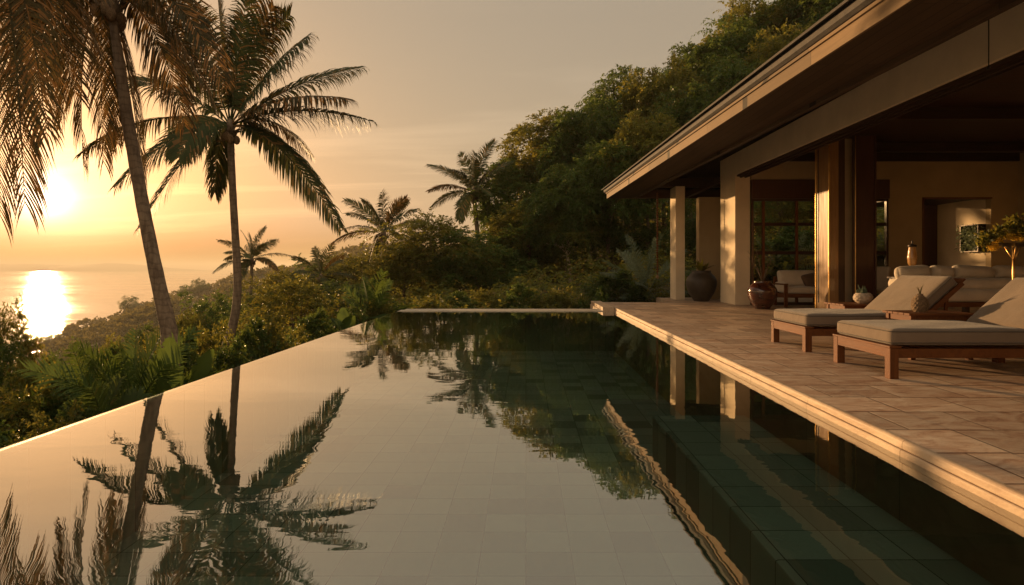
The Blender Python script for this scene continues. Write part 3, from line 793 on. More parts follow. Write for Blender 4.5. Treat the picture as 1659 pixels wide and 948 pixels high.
def urn(Rm, Hh, rb, rn):
    zz = np.linspace(0, 1, 26); k = np.interp(zz, [0, .12, .3, .5, .68, .82, .92, .96, 1.0], [rb, rb * 1.32, Rm * .86, Rm * .985, Rm, Rm * .86, rn * 1.12, rn, rn * 1.12])
    kk = k.copy()
    for _ in range(2): kk[1:-1] = (kk[:-2] + 2 * kk[1:-1] + kk[2:]) / 4
    pr = [(r, z * Hh) for r, z in zip(kk, zz)]; pr += [(rn * .98, Hh - .004), (rn * .86, Hh - .03), (.01, Hh - .05)]
    return pr
t = pot('grey clay urn with a leafy stub, standing between the two sunlit columns', (5.86, 19.0, DECK - .004), urn(.50, 1.02, .24, .28), 'clay')
spike_leaves('leaf', 'leaf_b', t, (0, 0, .98), 34, .42, .045, 4, 1.2)
t = pot('dark brown glazed round pot holding bare twigs in front of the thick column', (6.44, 15.5, DECK), urn(.385, .76, .19, .21), 'glaze')
b = MB(); rg = random.Random(11)
for k in range(9):
    a = rg.uniform(0, 6.28); q = Vector((math.cos(a), math.sin(a) * .6, 0)); h = rg.uniform(.35, .95)
    p = [Vector((0, 0, .70)), q * .10 + Vector((0, 0, .72 + h * .4)), q * (.18 + rg.uniform(0, .12)) + Vector((0, 0, .72 + h * .75)), q * (.26 + rg.uniform(0, .2)) + Vector((0, 0, .72 + h))]
    b.tube(p, [.011, .009, .006, .003], 5)
    e = p[2] + Vector((rg.uniform(-.2, .25), rg.uniform(-.1, .1), rg.uniform(.02, .16))); b.tube([p[1].lerp(p[2], .6), e], [.005, .002], 4)
b.build('twig', M['twig'], t)
# ------------------------------------------------------------------ sofas and chairs in the room
def sofa(loc, label, L=3.4):
    t = thing('sofa', label, 'sofa', loc)
    b = MB(); b.box(0, L, 0, .92, .33, .43, .01); b.build('frame', M['teak_x'], t)
    for x in (.04, L / 2 - .05, L - .14):
        for y in (.02, .80):
            b = MB(); b.box(x, x + .10, y, y + .10, 0, .33, .006); b.build('leg', M['dark_wood_z'], t)
    b = MB(); b.cushion(L / 2 - .01, .45, .12, .095, .02, Matrix.Translation((L / 2, .45, .555)), n=14); b.build('seat', M['sofa'], t, smooth=True)
    b = MB(); b.cushion(L / 2 - .01, .40, .105, .09, .02, Matrix.Translation((L / 2, .51, .785)), n=14); b.build('seat', M['sofa'], t, smooth=True)
    n = 5; xs = [0, .72, 1.20, 2.06, 2.75, L]
    for k in range(n):
        w = (xs[k + 1] - xs[k]) / 2
        Mx = Matrix.Translation((xs[k] + w, .58, 1.02)) @ Matrix.Rotation(R(-10 + (k * 37 % 7)), 4, 'X') @ Matrix.Rotation(R((k * 53 % 9) - 4), 4, 'Y') @ Matrix.Rotation(R(90), 4, 'X')
        b = MB(); b.cushion(w + .015, .15, .13, .12, .05, Mx, n=8, pinch=.35); b.build('pillow', M['sofa'], t, smooth=True)
    return t
sofa((7.85, 11.5, DECK), 'long low cream sofa with plump back pillows before the plaster wall')
t = thing('armchair', 'wooden armchair with cream cushions and a brown pillow, by the glazed bay', 'armchair', (7.35, 16.15, DECK))
for x in (0, 1.18):
    for y in (0, .70):
        b = MB(); b.box(x, x + .09, y, y + .07, 0, .62 if y < .1 else .85, .008); b.build('leg', M['teak_z'], t)
b = MB(); b.box(.09, 1.18, .005, .055, .26, .38, .006); b.box(.01, .08, .07, .70, .26, .38, .006); b.box(1.19, 1.26, .07, .70, .26, .38, .006); b.box(.09, 1.18, .715, .76, .26, .82, .006); b.build('frame', M['teak_x'], t)
for x in (.0, 1.18):
    b = MB(); b.box(x - .01, x + .10, -.01, .70, .622, .665, .008); b.build('arm', M['teak'], t)
b = MB(); b.cushion(.54, .34, .085, .06, .02, Matrix.Translation((.635, .37, .47))); b.build('seat', M['sofa'], t, smooth=True)
b = MB(); b.cushion(.56, .25, .09, .08, .03, Matrix.Translation((.63, .60, .80)) @ Matrix.Rotation(R(72), 4, 'X')); b.build('backrest', M['sofa'], t, smooth=True)
b = MB(); b.cushion(.26, .23, .07, .065, .04, Matrix.Translation((.98, .42, .74)) @ Matrix.Rotation(R(64), 4, 'X') @ Matrix.Rotation(R(14), 4, 'Z')); b.build('pillow', M['brown_fabric'], t, smooth=True)
b = MB(); b.cushion(.05, .32, .13, .05, .02, Matrix.Translation((.05, .36, .56))); b.build('side_cushion', M['sofa'], t, smooth=True)
t = thing('dining_chair', 'pale curved back chair half hidden behind the dark red door panel', 'chair', (9.62, 15.75, DECK), R(20))
b = MB(); b.cushion(.26, .26, .05, .045, .015, Matrix.Translation((0, 0, .46))); b.build('seat', M['sofa'], t, smooth=True)
b = MB(); b.cushion(.05, .25, .34, .05, .0, Matrix.Translation((.26, 0, .82)) @ Matrix.Rotation(R(12), 4, 'Y')); b.build('backrest', M['sofa'], t, smooth=True)
for x in (-.22, .22):
    for y in (-.22, .22):
        b = MB(); b.bar((x, y, .42), (x * 1.1, y * 1.1, 0), .035, .035); b.build('leg', M['dark_wood_z'], t)
# console with stacked jar and lantern behind the sofa
t = thing('console_table', 'dark side console standing against the plaster wall behind the sofa', 'table', (8.62, 12.9, DECK))
b = MB(); b.box(-.30, .30, -.22, .22, .88, .92, .006); b.build('table_top', M['dark_wood_x'], t)
for x in (-.26, .22):
    for y in (-.18, .14): b = MB(); b.box(x, x + .045, y, y + .045, 0, .88); b.build('leg', M['dark_wood_z'], t)
t = thing('lantern', 'tall amber glass lantern with a dark lid, raised on a dark jar', 'lantern', (8.76, 12.9, DECK + .92)); t.scale = (.8, .8, 1.0)
b = MB(); b.lathe([(.08, 0), (.12, .04), (.135, .09), (.12, .15), (.075, .20), (.10, .23), (.11, .25)], (0, 0, 0), 28); b.build('jar', M['glaze'], t, smooth=True)
bumpy([(r, z) for r, z in zip(np.interp(np.linspace(0, .42, 30), [0, .05, .18, .34, .42], [.075, .105, .125, .10, .085]), np.linspace(.25, .67, 30))], 36, .10, 7).build('glass_body', M['amber'], t, smooth=True)
b = MB(); b.lathe([(.10, .672), (.115, .69), (.11, .72), (.03, .735), (.016, .76), (.022, .79), (.006, .83)], (0, 0, 0), 24); b.build('lid', M['iron'], t, smooth=True)
t = thing('round_jar', 'small round pale jar beside the amber lantern', 'jar', (8.50, 12.78, DECK + .92))
b = MB(); b.lathe([(.05, 0), (.095, .05), (.105, .10), (.085, .15), (.05, .175), (.055, .19)], (0, 0, 0), 28); b.build('body', M['clay'], t, smooth=True)
# flower stand
FS = Vector((8.36, 9.75, DECK))
t = thing('flower_stand', 'slender metal stand whose shallow bowl overflows with yellow blossoms', 'flower stand', FS)
b = MB(); b.tube([(0, 0, .03), (.006, 0, .5), (-.004, 0, 1.0), (.004, 0, 1.47)], [.026, .022, .020, .026], 10); b.lathe([(.16, 0), (.16, .02), (.04, .04)], (0, 0, 0), 24)
for a in (0, 2.1, 4.2): b.tube([(0, 0, 1.25), (.06 * math.cos(a), .06 * math.sin(a), 1.36), (.13 * math.cos(a), .13 * math.sin(a), 1.5)], [.012, .010, .008], 6)
b.build('stem', M['brass'], t, smooth=True)
b = MB(); b.lathe([(.04, 1.47), (.16, 1.50), (.25, 1.545), (.265, 1.55), (.24, 1.548), (.02, 1.51)], (0, 0, 0), 32); b.build('bowl', M['iron'], t, smooth=True)
rg = np.random.default_rng(3)
def blobs(cs, n, rad, L, Wd, flat=.6):
    P = []
    for c in cs:
        q = rg.normal(size=(n, 3)); q /= np.linalg.norm(q, axis=1)[:, None]; P.append(np.array(c) + q * rad * rg.uniform(.3, 1, (n, 1)) * np.array([1, 1, flat]))
    P = np.concatenate(P); D = rg.normal(size=P.shape); D /= np.linalg.norm(D, axis=1)[:, None]; N = rg.normal(size=P.shape); S = np.cross(D, N); S /= np.linalg.norm(S, axis=1)[:, None] + 1e-9
    V = np.stack([P, P + D * L * .5 + S * Wd, P + D * L, P + D * L * .5 - S * Wd], 1).reshape(-1, 3); return V
cs = [(-.33, .0, 1.50), (-.24, .05, 1.60), (-.10, -.05, 1.66), (.05, .03, 1.66), (.20, 0, 1.64), (-.38, -.03, 1.47), (.32, 0, 1.58)]
link('blossom', quad_mesh('blossom', blobs(cs, 150, .095, .035, .012)), M['yellow'], t)
link('foliage', quad_mesh('foliage', blobs([(-.42, .05, 1.66), (-.2, .08, 1.72), (0, .05, 1.78), (.02, 0, 1.90), (.22, .05, 1.74), (-.5, 0, 1.6)], 120, .14, .10, .018, 1)), M['leaf_b'], t)
t = thing('wall_planter', 'black framed box of ferns fixed on the sunlit wall inside the doorway', 'planter', (13.9, 17.55, 2.2))
b = MB(); b.box(-.24, -.004, -.36, -.33, -.42, .42); b.box(-.24, -.004, .33, .36, -.42, .42); b.box(-.24, -.004, -.33, .33, -.42, -.39); b.box(-.24, -.004, -.33, .33, .39, .42); b.box(-.03, -.004, -.33, .33, -.39, .39); b.build('frame', M['iron'], t)
link('fern', quad_mesh('fern', blobs([(-.18, y, z) for y in (-.3, -.1, .1, .28) for z in (-.25, 0, .22)], 55, .19, .15, .016, 1)), M['leaf_c'], t)
# ------------------------------------------------------------------ foliage: sprays of small leaves
UP = np.array([0, 0, 1.0])
def unit(v): return v / (np.linalg.norm(v, axis=-1, keepdims=True) + 1e-9)
def leaf_quads(P, D, N, L, Wd):
    """rhombic leaves, two faces folded a little along the midrib"""
    S = unit(np.cross(D, N)); N2 = np.cross(S, D)
    L = np.broadcast_to(np.asarray(L, float).reshape(-1, 1), (len(P), 1)); Wd = np.broadcast_to(np.asarray(Wd, float).reshape(-1, 1), (len(P), 1))
    m = P + D * L * .42
    return np.stack([P, m + S * Wd + N2 * Wd * .3, P + D * L - N2 * L * .12, m - S * Wd + N2 * Wd * .3], 1).reshape(-1, 3)
def sprays(rg, P, D, L, nl, lL, lW, droop):
    n = len(P); out = []
    side = unit(np.cross(D, UP + rg.normal(0, .25, (n, 3))))
    for j in range(nl):
        u = (j + .6) / nl
        pos = P + D * (L * u)[:, None] - UP * (droop * L * u * u)[:, None]
        sg = 1 if j % 2 else -1
        tan = unit(D - UP * (2 * droop * u)[:, None]) if hasattr(droop, '__len__') else unit(D - UP * 2 * droop * u)
        d = unit(side * sg * .8 + tan * (.55 if j < nl - 1 else 2.0) - UP * .18 + rg.normal(0, .22, (n, 3)))
        nn = unit(UP + rg.normal(0, .45, (n, 3)) + side * sg * .3)
        k = rg.uniform(.7, 1.2, (n, 1)) * (1 - .35 * abs(u - .5))
        out.append(leaf_quads(pos, d, nn, lL * k, lW * k))
    return np.concatenate(out)
def crown_verts(seed, rx, rz, zc, nclump, per, nl, sL, lL, lW, droop=.35, rc=.26, cut=-.75, lump=.35):
    rg = np.random.default_rng(seed)
    q = unit(rg.normal(size=(nclump * 2, 3))); q = q[q[:, 2] > cut][:nclump]
    rad = rg.uniform(.25, 1, (len(q), 1)) ** .45 * (1 + lump * (rg.uniform(-1, 1, (len(q), 1))))
    C = q * rad * np.array([rx, rx, rz]) + np.array([0, 0, zc])
    rcl = rc * rx * rg.uniform(.6, 1.3, len(C))
    P = []; D = []
    for c, r, o in zip(C, rcl, q):
        d = unit(rg.normal(size=(per, 3)) + o * .7 + UP * .25)
        P.append(c + d * np.array([1, 1, .75]) * r * rg.uniform(.15, 1, (per, 1))); D.append(unit(d + rg.normal(0, .35, (per, 3)) + o * .3))
    P = np.concatenate(P); D = np.concatenate(D)
    L = sL * rg.uniform(.6, 1.25, len(P))
    return sprays(rg, P, D, L, nl, lL, lW, droop), C
def limb_mesh(seed, C, h0, rad, zc, nb=16, lean=.3):
    rg = random.Random(seed); b = MB()
    tx, ty = rg.uniform(-lean, lean), rg.uniform(-lean, lean)
    tr = [Vector((0, 0, -1.5)), Vector((tx * .3, ty * .3, h0 * .5)), Vector((tx, ty, h0)), Vector((tx * 1.6, ty * 1.6, zc))]
    b.tube(tr, [rad * 1.35, rad, rad * .85, rad * .35], 10)
    for c in rg.sample(list(C), min(nb, len(C))):
        c = Vector(c); s0 = tr[2].lerp(tr[3], rg.uniform(0, .8)) if rg.random() < .7 else tr[1].lerp(tr[2], rg.uniform(.6, 1))
        m = s0.lerp(c, .5) + Vector((rg.uniform(-.3, .3), rg.uniform(-.3, .3), -.12 * (c - s0).length + rg.uniform(-.1, .2)))
        r0 = rad * rg.uniform(.28, .5)
        b.tube([s0, s0.lerp(m, .5) + Vector((0, 0, .1)), m, c], [r0, r0 * .8, r0 * .55, r0 * .2], 6)
    return b
PROTO = {}
def proto(name, h, rx, rz, leafm, barkm='bark', trunk=.22, nb=16, **kw):
    zc = h - rz
    V, C = crown_verts(kw.pop('seed'), rx, rz, zc, **kw)
    V[:, 2] -= 0
    top = np.percentile(V[:, 2], 99.5)
    me = quad_mesh('crown', V); me.materials.append(M[leafm])
    b = limb_mesh(len(PROTO) + 3, C, max(.3, zc - rz * .6), trunk, zc + rz * .3, nb); b.off = Vector((0, 0, 0))
    for f in b.bm.faces: f.smooth = True
    tm = bpy.data.meshes.new('trunk'); b.bm.to_mesh(tm); b.bm.free(); tm.materials.append(M[barkm])
    PROTO[name] = (top, rx, me, tm)
# jungle trees (about 12 m), round trees (about 6 m), bushes (about 1.6 m)
proto('jungle_a', 12, 4.6, 4.6, 'leaf_a', seed=1, nclump=120, per=30, nl=9, sL=1.0, lL=.34, lW=.085, droop=.45, rc=.21, lump=.14, cut=-.45)
proto('jungle_b', 12, 5.0, 4.2, 'leaf_b', seed=2, nclump=130, per=28, nl=9, sL=.95, lL=.32, lW=.085, droop=.4, rc=.20, lump=.18, cut=-.45)
proto('jungle_c', 12, 4.2, 5.2, 'leaf_a', seed=3, nclump=115, per=30, nl=11, sL=1.3, lL=.36, lW=.065, droop=.7, rc=.22, lump=.14, cut=-.45)
proto('tree_a', 6, 3.2, 2.4, 'leaf_b', seed=4, nclump=90, per=24, nl=8, sL=.55, lL=.20, lW=.06, droop=.3, rc=.24, trunk=.13)
proto('tree_b', 6, 2.9, 2.6, 'leaf_a', seed=5, nclump=90, per=26, nl=8, sL=.6, lL=.21, lW=.06, droop=.4, rc=.24, trunk=.13)
proto('open_tree', 6, 2.5, 2.0, 'leaf_b', 'pale_bark', nb=34, seed=6, nclump=60, per=22, nl=8, sL=.55, lL=.17, lW=.05, droop=.35, rc=.22, trunk=.10, cut=-.2)
proto('bush_a', 1.6, 1.05, .85, 'leaf_b', seed=7, nclump=60, per=22, nl=7, sL=.28, lL=.11, lW=.034, droop=.3, rc=.28, trunk=.03, cut=-.9)
proto('bush_b', 1.6, 1.1, .85, 'leaf_a', seed=8, nclump=60, per=22, nl=7, sL=.3, lL=.13, lW=.04, droop=.35, rc=.28, trunk=.03, cut=-.9)
proto('shrub_c', 1.8, 1.0, .95, 'leaf_fresh', seed=9, nclump=55, per=18, nl=7, sL=.34, lL=.17, lW=.045, droop=.4, rc=.30, trunk=.03, cut=-.9)
def plant(kind, name, label, cat, px, ytop, Y, wpx=None, group=None, rz=None, x=None, ymin=None):
    """one tree: its top at the height the photograph shows at that distance, its foot on the ground there"""
    p = at(px, ytop, Y); g = tz(p.x, Y); top, rx, cm, tm = PROTO[kind]
    h = max(.4, p.z - g); s = h / top
    sx = s if wpx is None else (wpx * Y / F / 2) / (rx * 1.12)
    r = rz if rz is not None else (px * 1.7 + Y * 3.1) % 6.28
    t = thing(name, label, cat, (p.x, Y, g), r, group); t.scale = (sx, sx, s)
    link('crown', cm, None, t); link('trunk', tm, None, t)
    return t
J = 'jungle trees on the slope behind the villa'
JT = [('jungle_a', 842, 262, 44, 150, 'dark broad tree at the low end of the jungle slope, beside the tallest far palm'),
      ('jungle_b', 902, 190, 47, 190, 'olive crowned jungle tree forming the first rounded shoulder of the tree line'),
      ('jungle_a', 962, 172, 42, 150, 'deep green jungle tree just after the first shoulder of the tree line'),
      ('jungle_c', 1015, 118, 48, 180, 'drooping leaved jungle tree rising as the second step of the tree line'),
      ('jungle_b', 1075, 108, 44, 160, 'olive jungle tree level with its drooping neighbour, above the middle of the eave'),
      ('jungle_a', 1122, 84, 50, 170, 'dark jungle tree with a bumpy top above the middle of the eave line'),
      ('jungle_c', 1172, 48, 46, 180, 'drooping jungle tree stepping up towards the top of the picture'),
      ('jungle_b', 1238, 0, 52, 210, 'high olive jungle tree whose crown just meets the top of the picture'),
      ('jungle_a', 1310, -50, 48, 210, 'jungle tree running off the top above the upper roof edge'),
      ('jungle_c', 1390, -90, 50, 210, 'jungle tree peeping over the roof edge at the very top of the picture'),
      ('jungle_b', 856, 330, 38, 130, 'olive tree low in the jungle beside the tallest far palm'),
      ('jungle_c', 918, 275, 37, 150, 'drooping tree in the second rank of the jungle, above the thin stemmed tree'),
      ('jungle_a', 985, 235, 36, 150, 'dark tree in the second jungle rank, just beside the far roof corner'),
      ('jungle_b', 1050, 188, 36, 150, 'olive tree in the second jungle rank, directly above the far roof corner'),
      ('jungle_a', 1120, 150, 38, 150, 'dark second rank tree half cut by the lower part of the eave'),
      ('jungle_c', 1195, 105, 39, 160, 'drooping second rank tree half cut by the middle part of the eave'),
      ('jungle_b', 1275, 50, 40, 170, 'olive second rank tree half cut by the upper part of the eave')]
for k, x, y, Y, w, lb in JT: plant(k, 'jungle_tree', lb, 'tree', x, y, Y, w, J)
MT = [('open_tree', 'thin_stemmed_tree', 925, 338, 36, 130, 'thin stemmed tree with bare pale branches under a feathery crown, left of the villa'),
      ('tree_b', 'shade_tree', 1012, 335, 37, 130, 'very dark rounded tree under the far roof corner'),
      ('tree_b', 'shade_tree', 868, 366, 40, 130, 'dark low tree between the big round bush and the thin stemmed tree'),
      ('tree_a', 'round_tree', 712, 352, 36, 210, 'big spreading olive tree behind the far pool rim, under the tallest far palm'),
      ('tree_b', 'round_tree', 778, 372, 35, 170, 'dark rounded tree behind the far pool rim, next to the spreading olive tree'),
      ('tree_a', 'round_tree', 652, 392, 35, 130, 'olive tree right behind the middle far palm'),
      ('tree_b', 'round_tree', 812, 362, 40, 130, 'dark tree closing the gap below the tallest far palm'),
      ('tree_a', 'hill_tree', 578, 412, 46, 130, 'small olive tree on the slope left of the middle far palm'),
      ('tree_b', 'hill_tree', 520, 420, 50, 110, 'dark feathery tree on the slope between the small and the middle far palm'),
      ('tree_a', 'hill_tree', 455, 436, 48, 120, 'olive tree on the slope just right of the small far palm'),
      ('tree_b', 'hill_tree', 405, 468, 44, 90, 'dark tree below the crown of the small far palm'),
      ('tree_a', 'round_bush', 482, 452, 22, 170, 'dense round bush in the middle of the slope right of the slender palm trunk'),
      ('tree_b', 'round_bush', 562, 455, 28, 140, 'dark bush between the dense round bush and the far pool corner'),
      ('tree_b', 'slope_tree', 335, 476, 32, 100, 'dark shrubby tree between the two big palm trunks, on top of the slope'),
      ('tree_a', 'slope_tree', 300, 505, 30, 90, 'olive shrubby tree just right of the thick leaning palm trunk'),
      ('tree_b', 'slope_tree', 240, 530, 34, 80, 'small dark palm-like shrub left of the thick leaning palm trunk'),
      ('tree_a', 'slope_tree', 185, 548, 36, 80, 'small rounded shrub on the slope below the headland'),
      ('tree_b', 'slope_tree', 120, 562, 38, 100, 'dark low shrub where the slope meets the glittering bay'),
      ('open_tree', 'edge_tree', 8, 488, 12, 90, 'dark leafy tree at the picture edge standing before the glittering sea'),
      ('tree_b', 'edge_tree', -30, 540, 11, 120, 'lower dense tree at the picture edge under the leafy one'),
      ('tree_b', 'garden_tree', 1188, 310, 32, 110, 'dark garden tree seen between the two sunlit columns'),
      ('tree_a', 'garden_tree', 1262, 300, 33, 120, 'olive garden tree seen through the glazed bay'),
      ('tree_b', 'garden_tree', 1130, 285, 29, 100, 'dark garden tree above the tie beam behind the columns'),
      ('tree_a', 'garden_tree', 1345, 300, 33, 120, 'olive garden tree behind the stacked door panels')]
for k, n, x, y, Y, w, lb in MT: plant(k, n, lb, 'bush' if 'bush' in n else 'tree', x, y, Y, w)
# bushes: a far row along the pool rim, garden shrubs by the villa, and the tangle below the pool edge
G1, G2, G3 = 'low bushes along the far pool rim', 'shrubs in the garden behind the columns', 'bushes on the slope below the pool edge'
BS = [('bush_a', 700, 480, 19.5, 60, G1, 'sunlit yellowish low bush at the far pool corner'), ('bush_b', 748, 474, 20.5, 70, G1, 'low dark bush behind the bright stretch of the pool rim'),
      ('bush_a', 800, 470, 21, 70, G1, 'low olive bush behind the middle of the pool rim'), ('bush_b', 850, 462, 21, 80, G1, 'low dark bush behind the darker stretch of the pool rim'),
      ('bush_a', 905, 468, 20.5, 80, G1, 'low olive bush near the stone ledge'), ('shrub_c', 958, 474, 20.2, 60, G1, 'fresh green low bush touching the stone ledge'),
      ('bush_b', 1000, 440, 22.5, 90, G1, 'dark bush standing behind the stone ledge'), ('shrub_c', 645, 488, 19, 50, G1, 'fresh low plant at the meeting of the pool edge and the far rim'),
      ('bush_a', 1215, 448, 23.5, 70, G2, 'olive shrub behind the thick sunlit column'), ('shrub_c', 1236, 380, 24.5, 90, G2, 'pale green shrub in the lower panes of the glazed bay'),
      ('shrub_c', 1302, 362, 24.8, 90, G2, 'fresh green shrub in the panes beside the gilded door post'), ('bush_b', 1155, 420, 23.5, 70, G2, 'dark shrub between the outer column and the thick one'),
      ('bush_a', 1425, 400, 23, 80, G2, 'olive shrub in the slit of glass beside the red door panel'),
      ('bush_a', 600, 485, 18, 70, G3, 'light olive bush leaning over the far part of the pool edge'), ('shrub_c', 560, 500, 16, 60, G3, 'fresh green plant by the far part of the pool edge'),
      ('bush_b', 515, 505, 15, 80, G3, 'dark bush right behind the pool edge below the dense round bush'), ('bush_a', 455, 512, 14, 90, G3, 'olive bush behind the pool edge right of the slender palm trunk'),
      ('bush_b', 405, 520, 13, 80, G3, 'dark bush at the foot of the slender palm'), ('bush_a', 330, 528, 14, 90, G3, 'olive bush left of the foot of the slender palm'),
      ('bush_b', 300, 540, 11.5, 70, G3, 'dark bush behind the two banana leaves'), ('bush_a', 245, 552, 13, 90, G3, 'olive bush at the foot of the thick leaning palm'),
      ('bush_b', 190, 566, 12, 90, G3, 'dark bush behind the green palm fronds'), ('bush_a', 130, 578, 12.5, 100, G3, 'golden lit bush in the middle of the lower slope'),
      ('bush_b', 70, 586, 12, 110, G3, 'dark bush below the glittering sea'), ('bush_a', 20, 590, 10.5, 110, G3, 'golden lit bush at the picture edge below the leafy tree'),
      ('bush_a', 150, 612, 8.6, 120, G3, 'leafy bush just behind the green palm fronds'), ('bush_b', 85, 618, 8.4, 130, G3, 'dark leafy bush among the tangle low on the slope'),
      ('bush_a', 20, 625, 7.8, 140, G3, 'golden leafy bush at the picture edge in the tangle'), ('bush_b', 130, 655, 6.6, 110, G3, 'dark leafy bush nearest the pool edge, left of the fronds'),
      ('bush_a', 60, 668, 6.3, 120, G3, 'leafy bush close to the bright glint on the pool edge'), ('shrub_c', -10, 680, 5.8, 120, G3, 'broad leaved bush in the lower corner above the pool edge'),
      ('bush_b', 375, 555, 11, 80, G3, 'dark small bush between the pool edge and the slender palm')]
for k, x, y, Y, w, g, lb in BS: plant(k, 'bush', lb, 'bush', x, y, Y, w, g)

# ------------------------------------------------------------------ palms
def frond_mesh(P0, P1, P2, nl, leaf, width, hang, rg, off, segs=3, up_side=None, start=.10, roll_k=1.0):
    """one frond: a curved rib with two rows of narrow leaflets that hang more or less"""
    P0, P1, P2 = (np.array(p, float) - np.array(off) for p in (P0, P1, P2))
    h = (P2 - P0).copy(); h[2] = 0
    if np.linalg.norm(h) < .15: h = np.array([.3, -1, 0])
    sd = unit(np.cross(unit(h), UP)); V = []
    roll = rg.choice((-1, 1)) * (rg.uniform(.1, .3) + .85 * abs(unit(P2 - P0)[2]) * roll_k)
    t0 = unit(P2 - P0); n0 = np.cross(sd, t0); sd = unit(sd * math.cos(roll) + n0 * math.sin(roll))
    def B(u): return P0 * (1 - u) ** 2 + P1 * 2 * u * (1 - u) + P2 * u * u
    def T(u): return unit((P1 - P0) * 2 * (1 - u) + (P2 - P1) * 2 * u)
    Lf = np.linalg.norm(P1 - P0) + np.linalg.norm(P2 - P1)
    n = 16; w0 = .028 * max(.6, Lf / 4)
    pts = [B(i / n) for i in range(n + 1)]
    for i in range(n):
        a, c = pts[i], pts[i + 1]; wa = w0 * (1 - .92 * i / n); wc = w0 * (1 - .92 * (i + 1) / n); t = T(i / n)
        nn = unit(np.cross(sd, t))
        for q0, q1 in ((sd, nn), (nn, -sd), (-sd, -nn), (-nn, sd)):
            V += [a + q0 * wa, a + q1 * wa, c + q1 * wc, c + q0 * wc]
    G = -UP; gap = 0
    for i in range(nl):
        u = start + (1 - start) * (i + .5) / nl
        prof = min(1.0, .38 + 1.5 * (u - start) / (1 - start)) * (1 - .62 * max(0, (u - .55) / .45) ** 1.6)
        for s in (-1, 1):
            uu = u + rg.uniform(-.4, .4) / nl
            p = B(min(1, uu)); t = T(min(1, uu)); nn = unit(np.cross(sd, t)); nn = nn if nn[2] > 0 else -nn
            L = leaf * prof * rg.uniform(.86, 1.08)
            d0 = unit(sd * s * rg.uniform(.6, .9) + t * (.42 + .6 * u) + nn * .22)
            if gap > 0: gap -= 1; continue
            if rg.random() < .012: gap = rg.randint(2, 6)
            hg = hang * rg.uniform(.6, 1.35)
            q = p; d = d0; wv = unit(t - d0 * np.dot(t, d0)); 
            if rg.random() < .09: hg *= 2.2; L *= rg.uniform(.6, 1)
            ws = {4: [.5, .95, 1.0, .62, .0], 3: [.55, 1.0, .72, .0], 2: [.6, .95, 0]}[segs]
            prev = (q - wv * width * ws[0] * .5, q + wv * width * ws[0] * .5)
            for k in range(segs):
                d = unit(d + G * hg * (.3 + .25 * k) * 3 / segs); q = q + d * L / segs
                w = width * ws[k + 1] * .5
                cur = (q - wv * w, q + wv * w)
                V += [prev[0], prev[1], cur[1], cur[0]]; prev = cur
    return V
def palm(name, label, base, crown, lean, tips, leaf, width, nl, hang, r0, r1, group=None, seed=1, m='palm', segs=3, nuts=6, path=None, flare=1.35):
    """tips: (tip, control) points of the fronds in world space"""
    rg = random.Random(seed); base, crown = Vector(base), Vector(crown)
    t = thing(name, label, 'palm tree', base, 0, group)
    b = MB(base); pts = []; rad = []; n = 26
    for i in range(n + 1):
        u = i / n
        p = base.lerp(crown, u) + Vector(lean) * (math.sin(math.pi * u ** .8)) + Vector((0, 0, -.6 * (1 - u) ** 8))
        if path:
            Yp, pl = path; pl = np.array(pl, float); s = (pl[0, 1] - pl[:, 1]) / (pl[0, 1] - pl[-1, 1]); q = [np.interp(np.clip(u + dd, 0, 1), s, pl[:, 0]) for dd in (-.09, -.045, 0, .045, .09)]
            pz = at(float(np.mean(q)), pl[0, 1] + (pl[-1, 1] - pl[0, 1]) * u, Yp); p = pz if i else Vector((pz.x - .05, Yp, base.z - .5))
        pts.append(p); k = r0 + (r1 - r0) * u ** .8; rad.append(k * (1 + (flare - 1) * (1 - u) ** 9) * (1 + .025 * math.sin(i * 2.4)))
    b.tube(pts, rad, 14); b.build('trunk', M['palm_bark'], t, smooth=True)
    # fibrous boss where the fronds leave the trunk
    b = MB(base)
    for k in range(22):
        a = k * 2.4; h = rg.uniform(-.1, .5) * r1 * 4
        q = Vector((math.cos(a), math.sin(a), 0)); s = crown + q * r1 * .8 + Vector((0, 0, -r1 * 3 + h * .4))
        b.tube([s, s + q * r1 * rg.uniform(.6, 1.1) + Vector((0, 0, r1 * 2.2)), s + q * r1 * rg.uniform(1.5, 3.0) + Vector((0, 0, r1 * rg.uniform(2.6, 4.6)))], [r1 * .42, r1 * .33, r1 * .10], 5)
    b.tube([crown + Vector((0, 0, -r1 * 2)), crown + Vector((0, 0, r1 * 1.5)), crown + Vector((0, 0, r1 * 4))], [r1 * 1.05, r1 * 1.5, r1 * .4], 10)
    b.build('crownshaft', M['palm_bark'], t, smooth=True)
    for k in range(nuts):
        a = k * 1.7 + seed; q = Vector((math.cos(a), math.sin(a), 0)); c = crown + q * r1 * 2.0 + Vector((0, 0, -r1 * (1.4 + .8 * (k % 3))))
        b = MB(base); b.lathe([(.01, -.13), (.06, -.10), (.09, -.02), (.085, .05), (.05, .11), (.01, .13)], c, 12)
        b.build('coconut', M['rough_clay'], t, smooth=True)
    for i, (tip, ctl) in enumerate(tips):
        st = crown + (Vector(ctl) - crown).normalized() * r1 * 1.2 + Vector((0, 0, r1 * 1.5))
        L = (Vector(ctl) - crown).length + (Vector(tip) - Vector(ctl)).length
        V = frond_mesh(st, ctl, tip, nl, leaf * rg.uniform(.9, 1.1), width, hang * rg.uniform(.75, 1.2), rg, base, segs)
        link('frond', quad_mesh('frond', V), M[m if rg.random() > .15 else 'palm_gold'], t)
    return t
def ptips(Y, lst):
    """(tip px, tip py, depth offset, control px, control py, depth offset)"""
    return [(at(a, b_, Y + c), at(d_, e, Y + f_)) for a, b_, c, d_, e, f_ in lst]
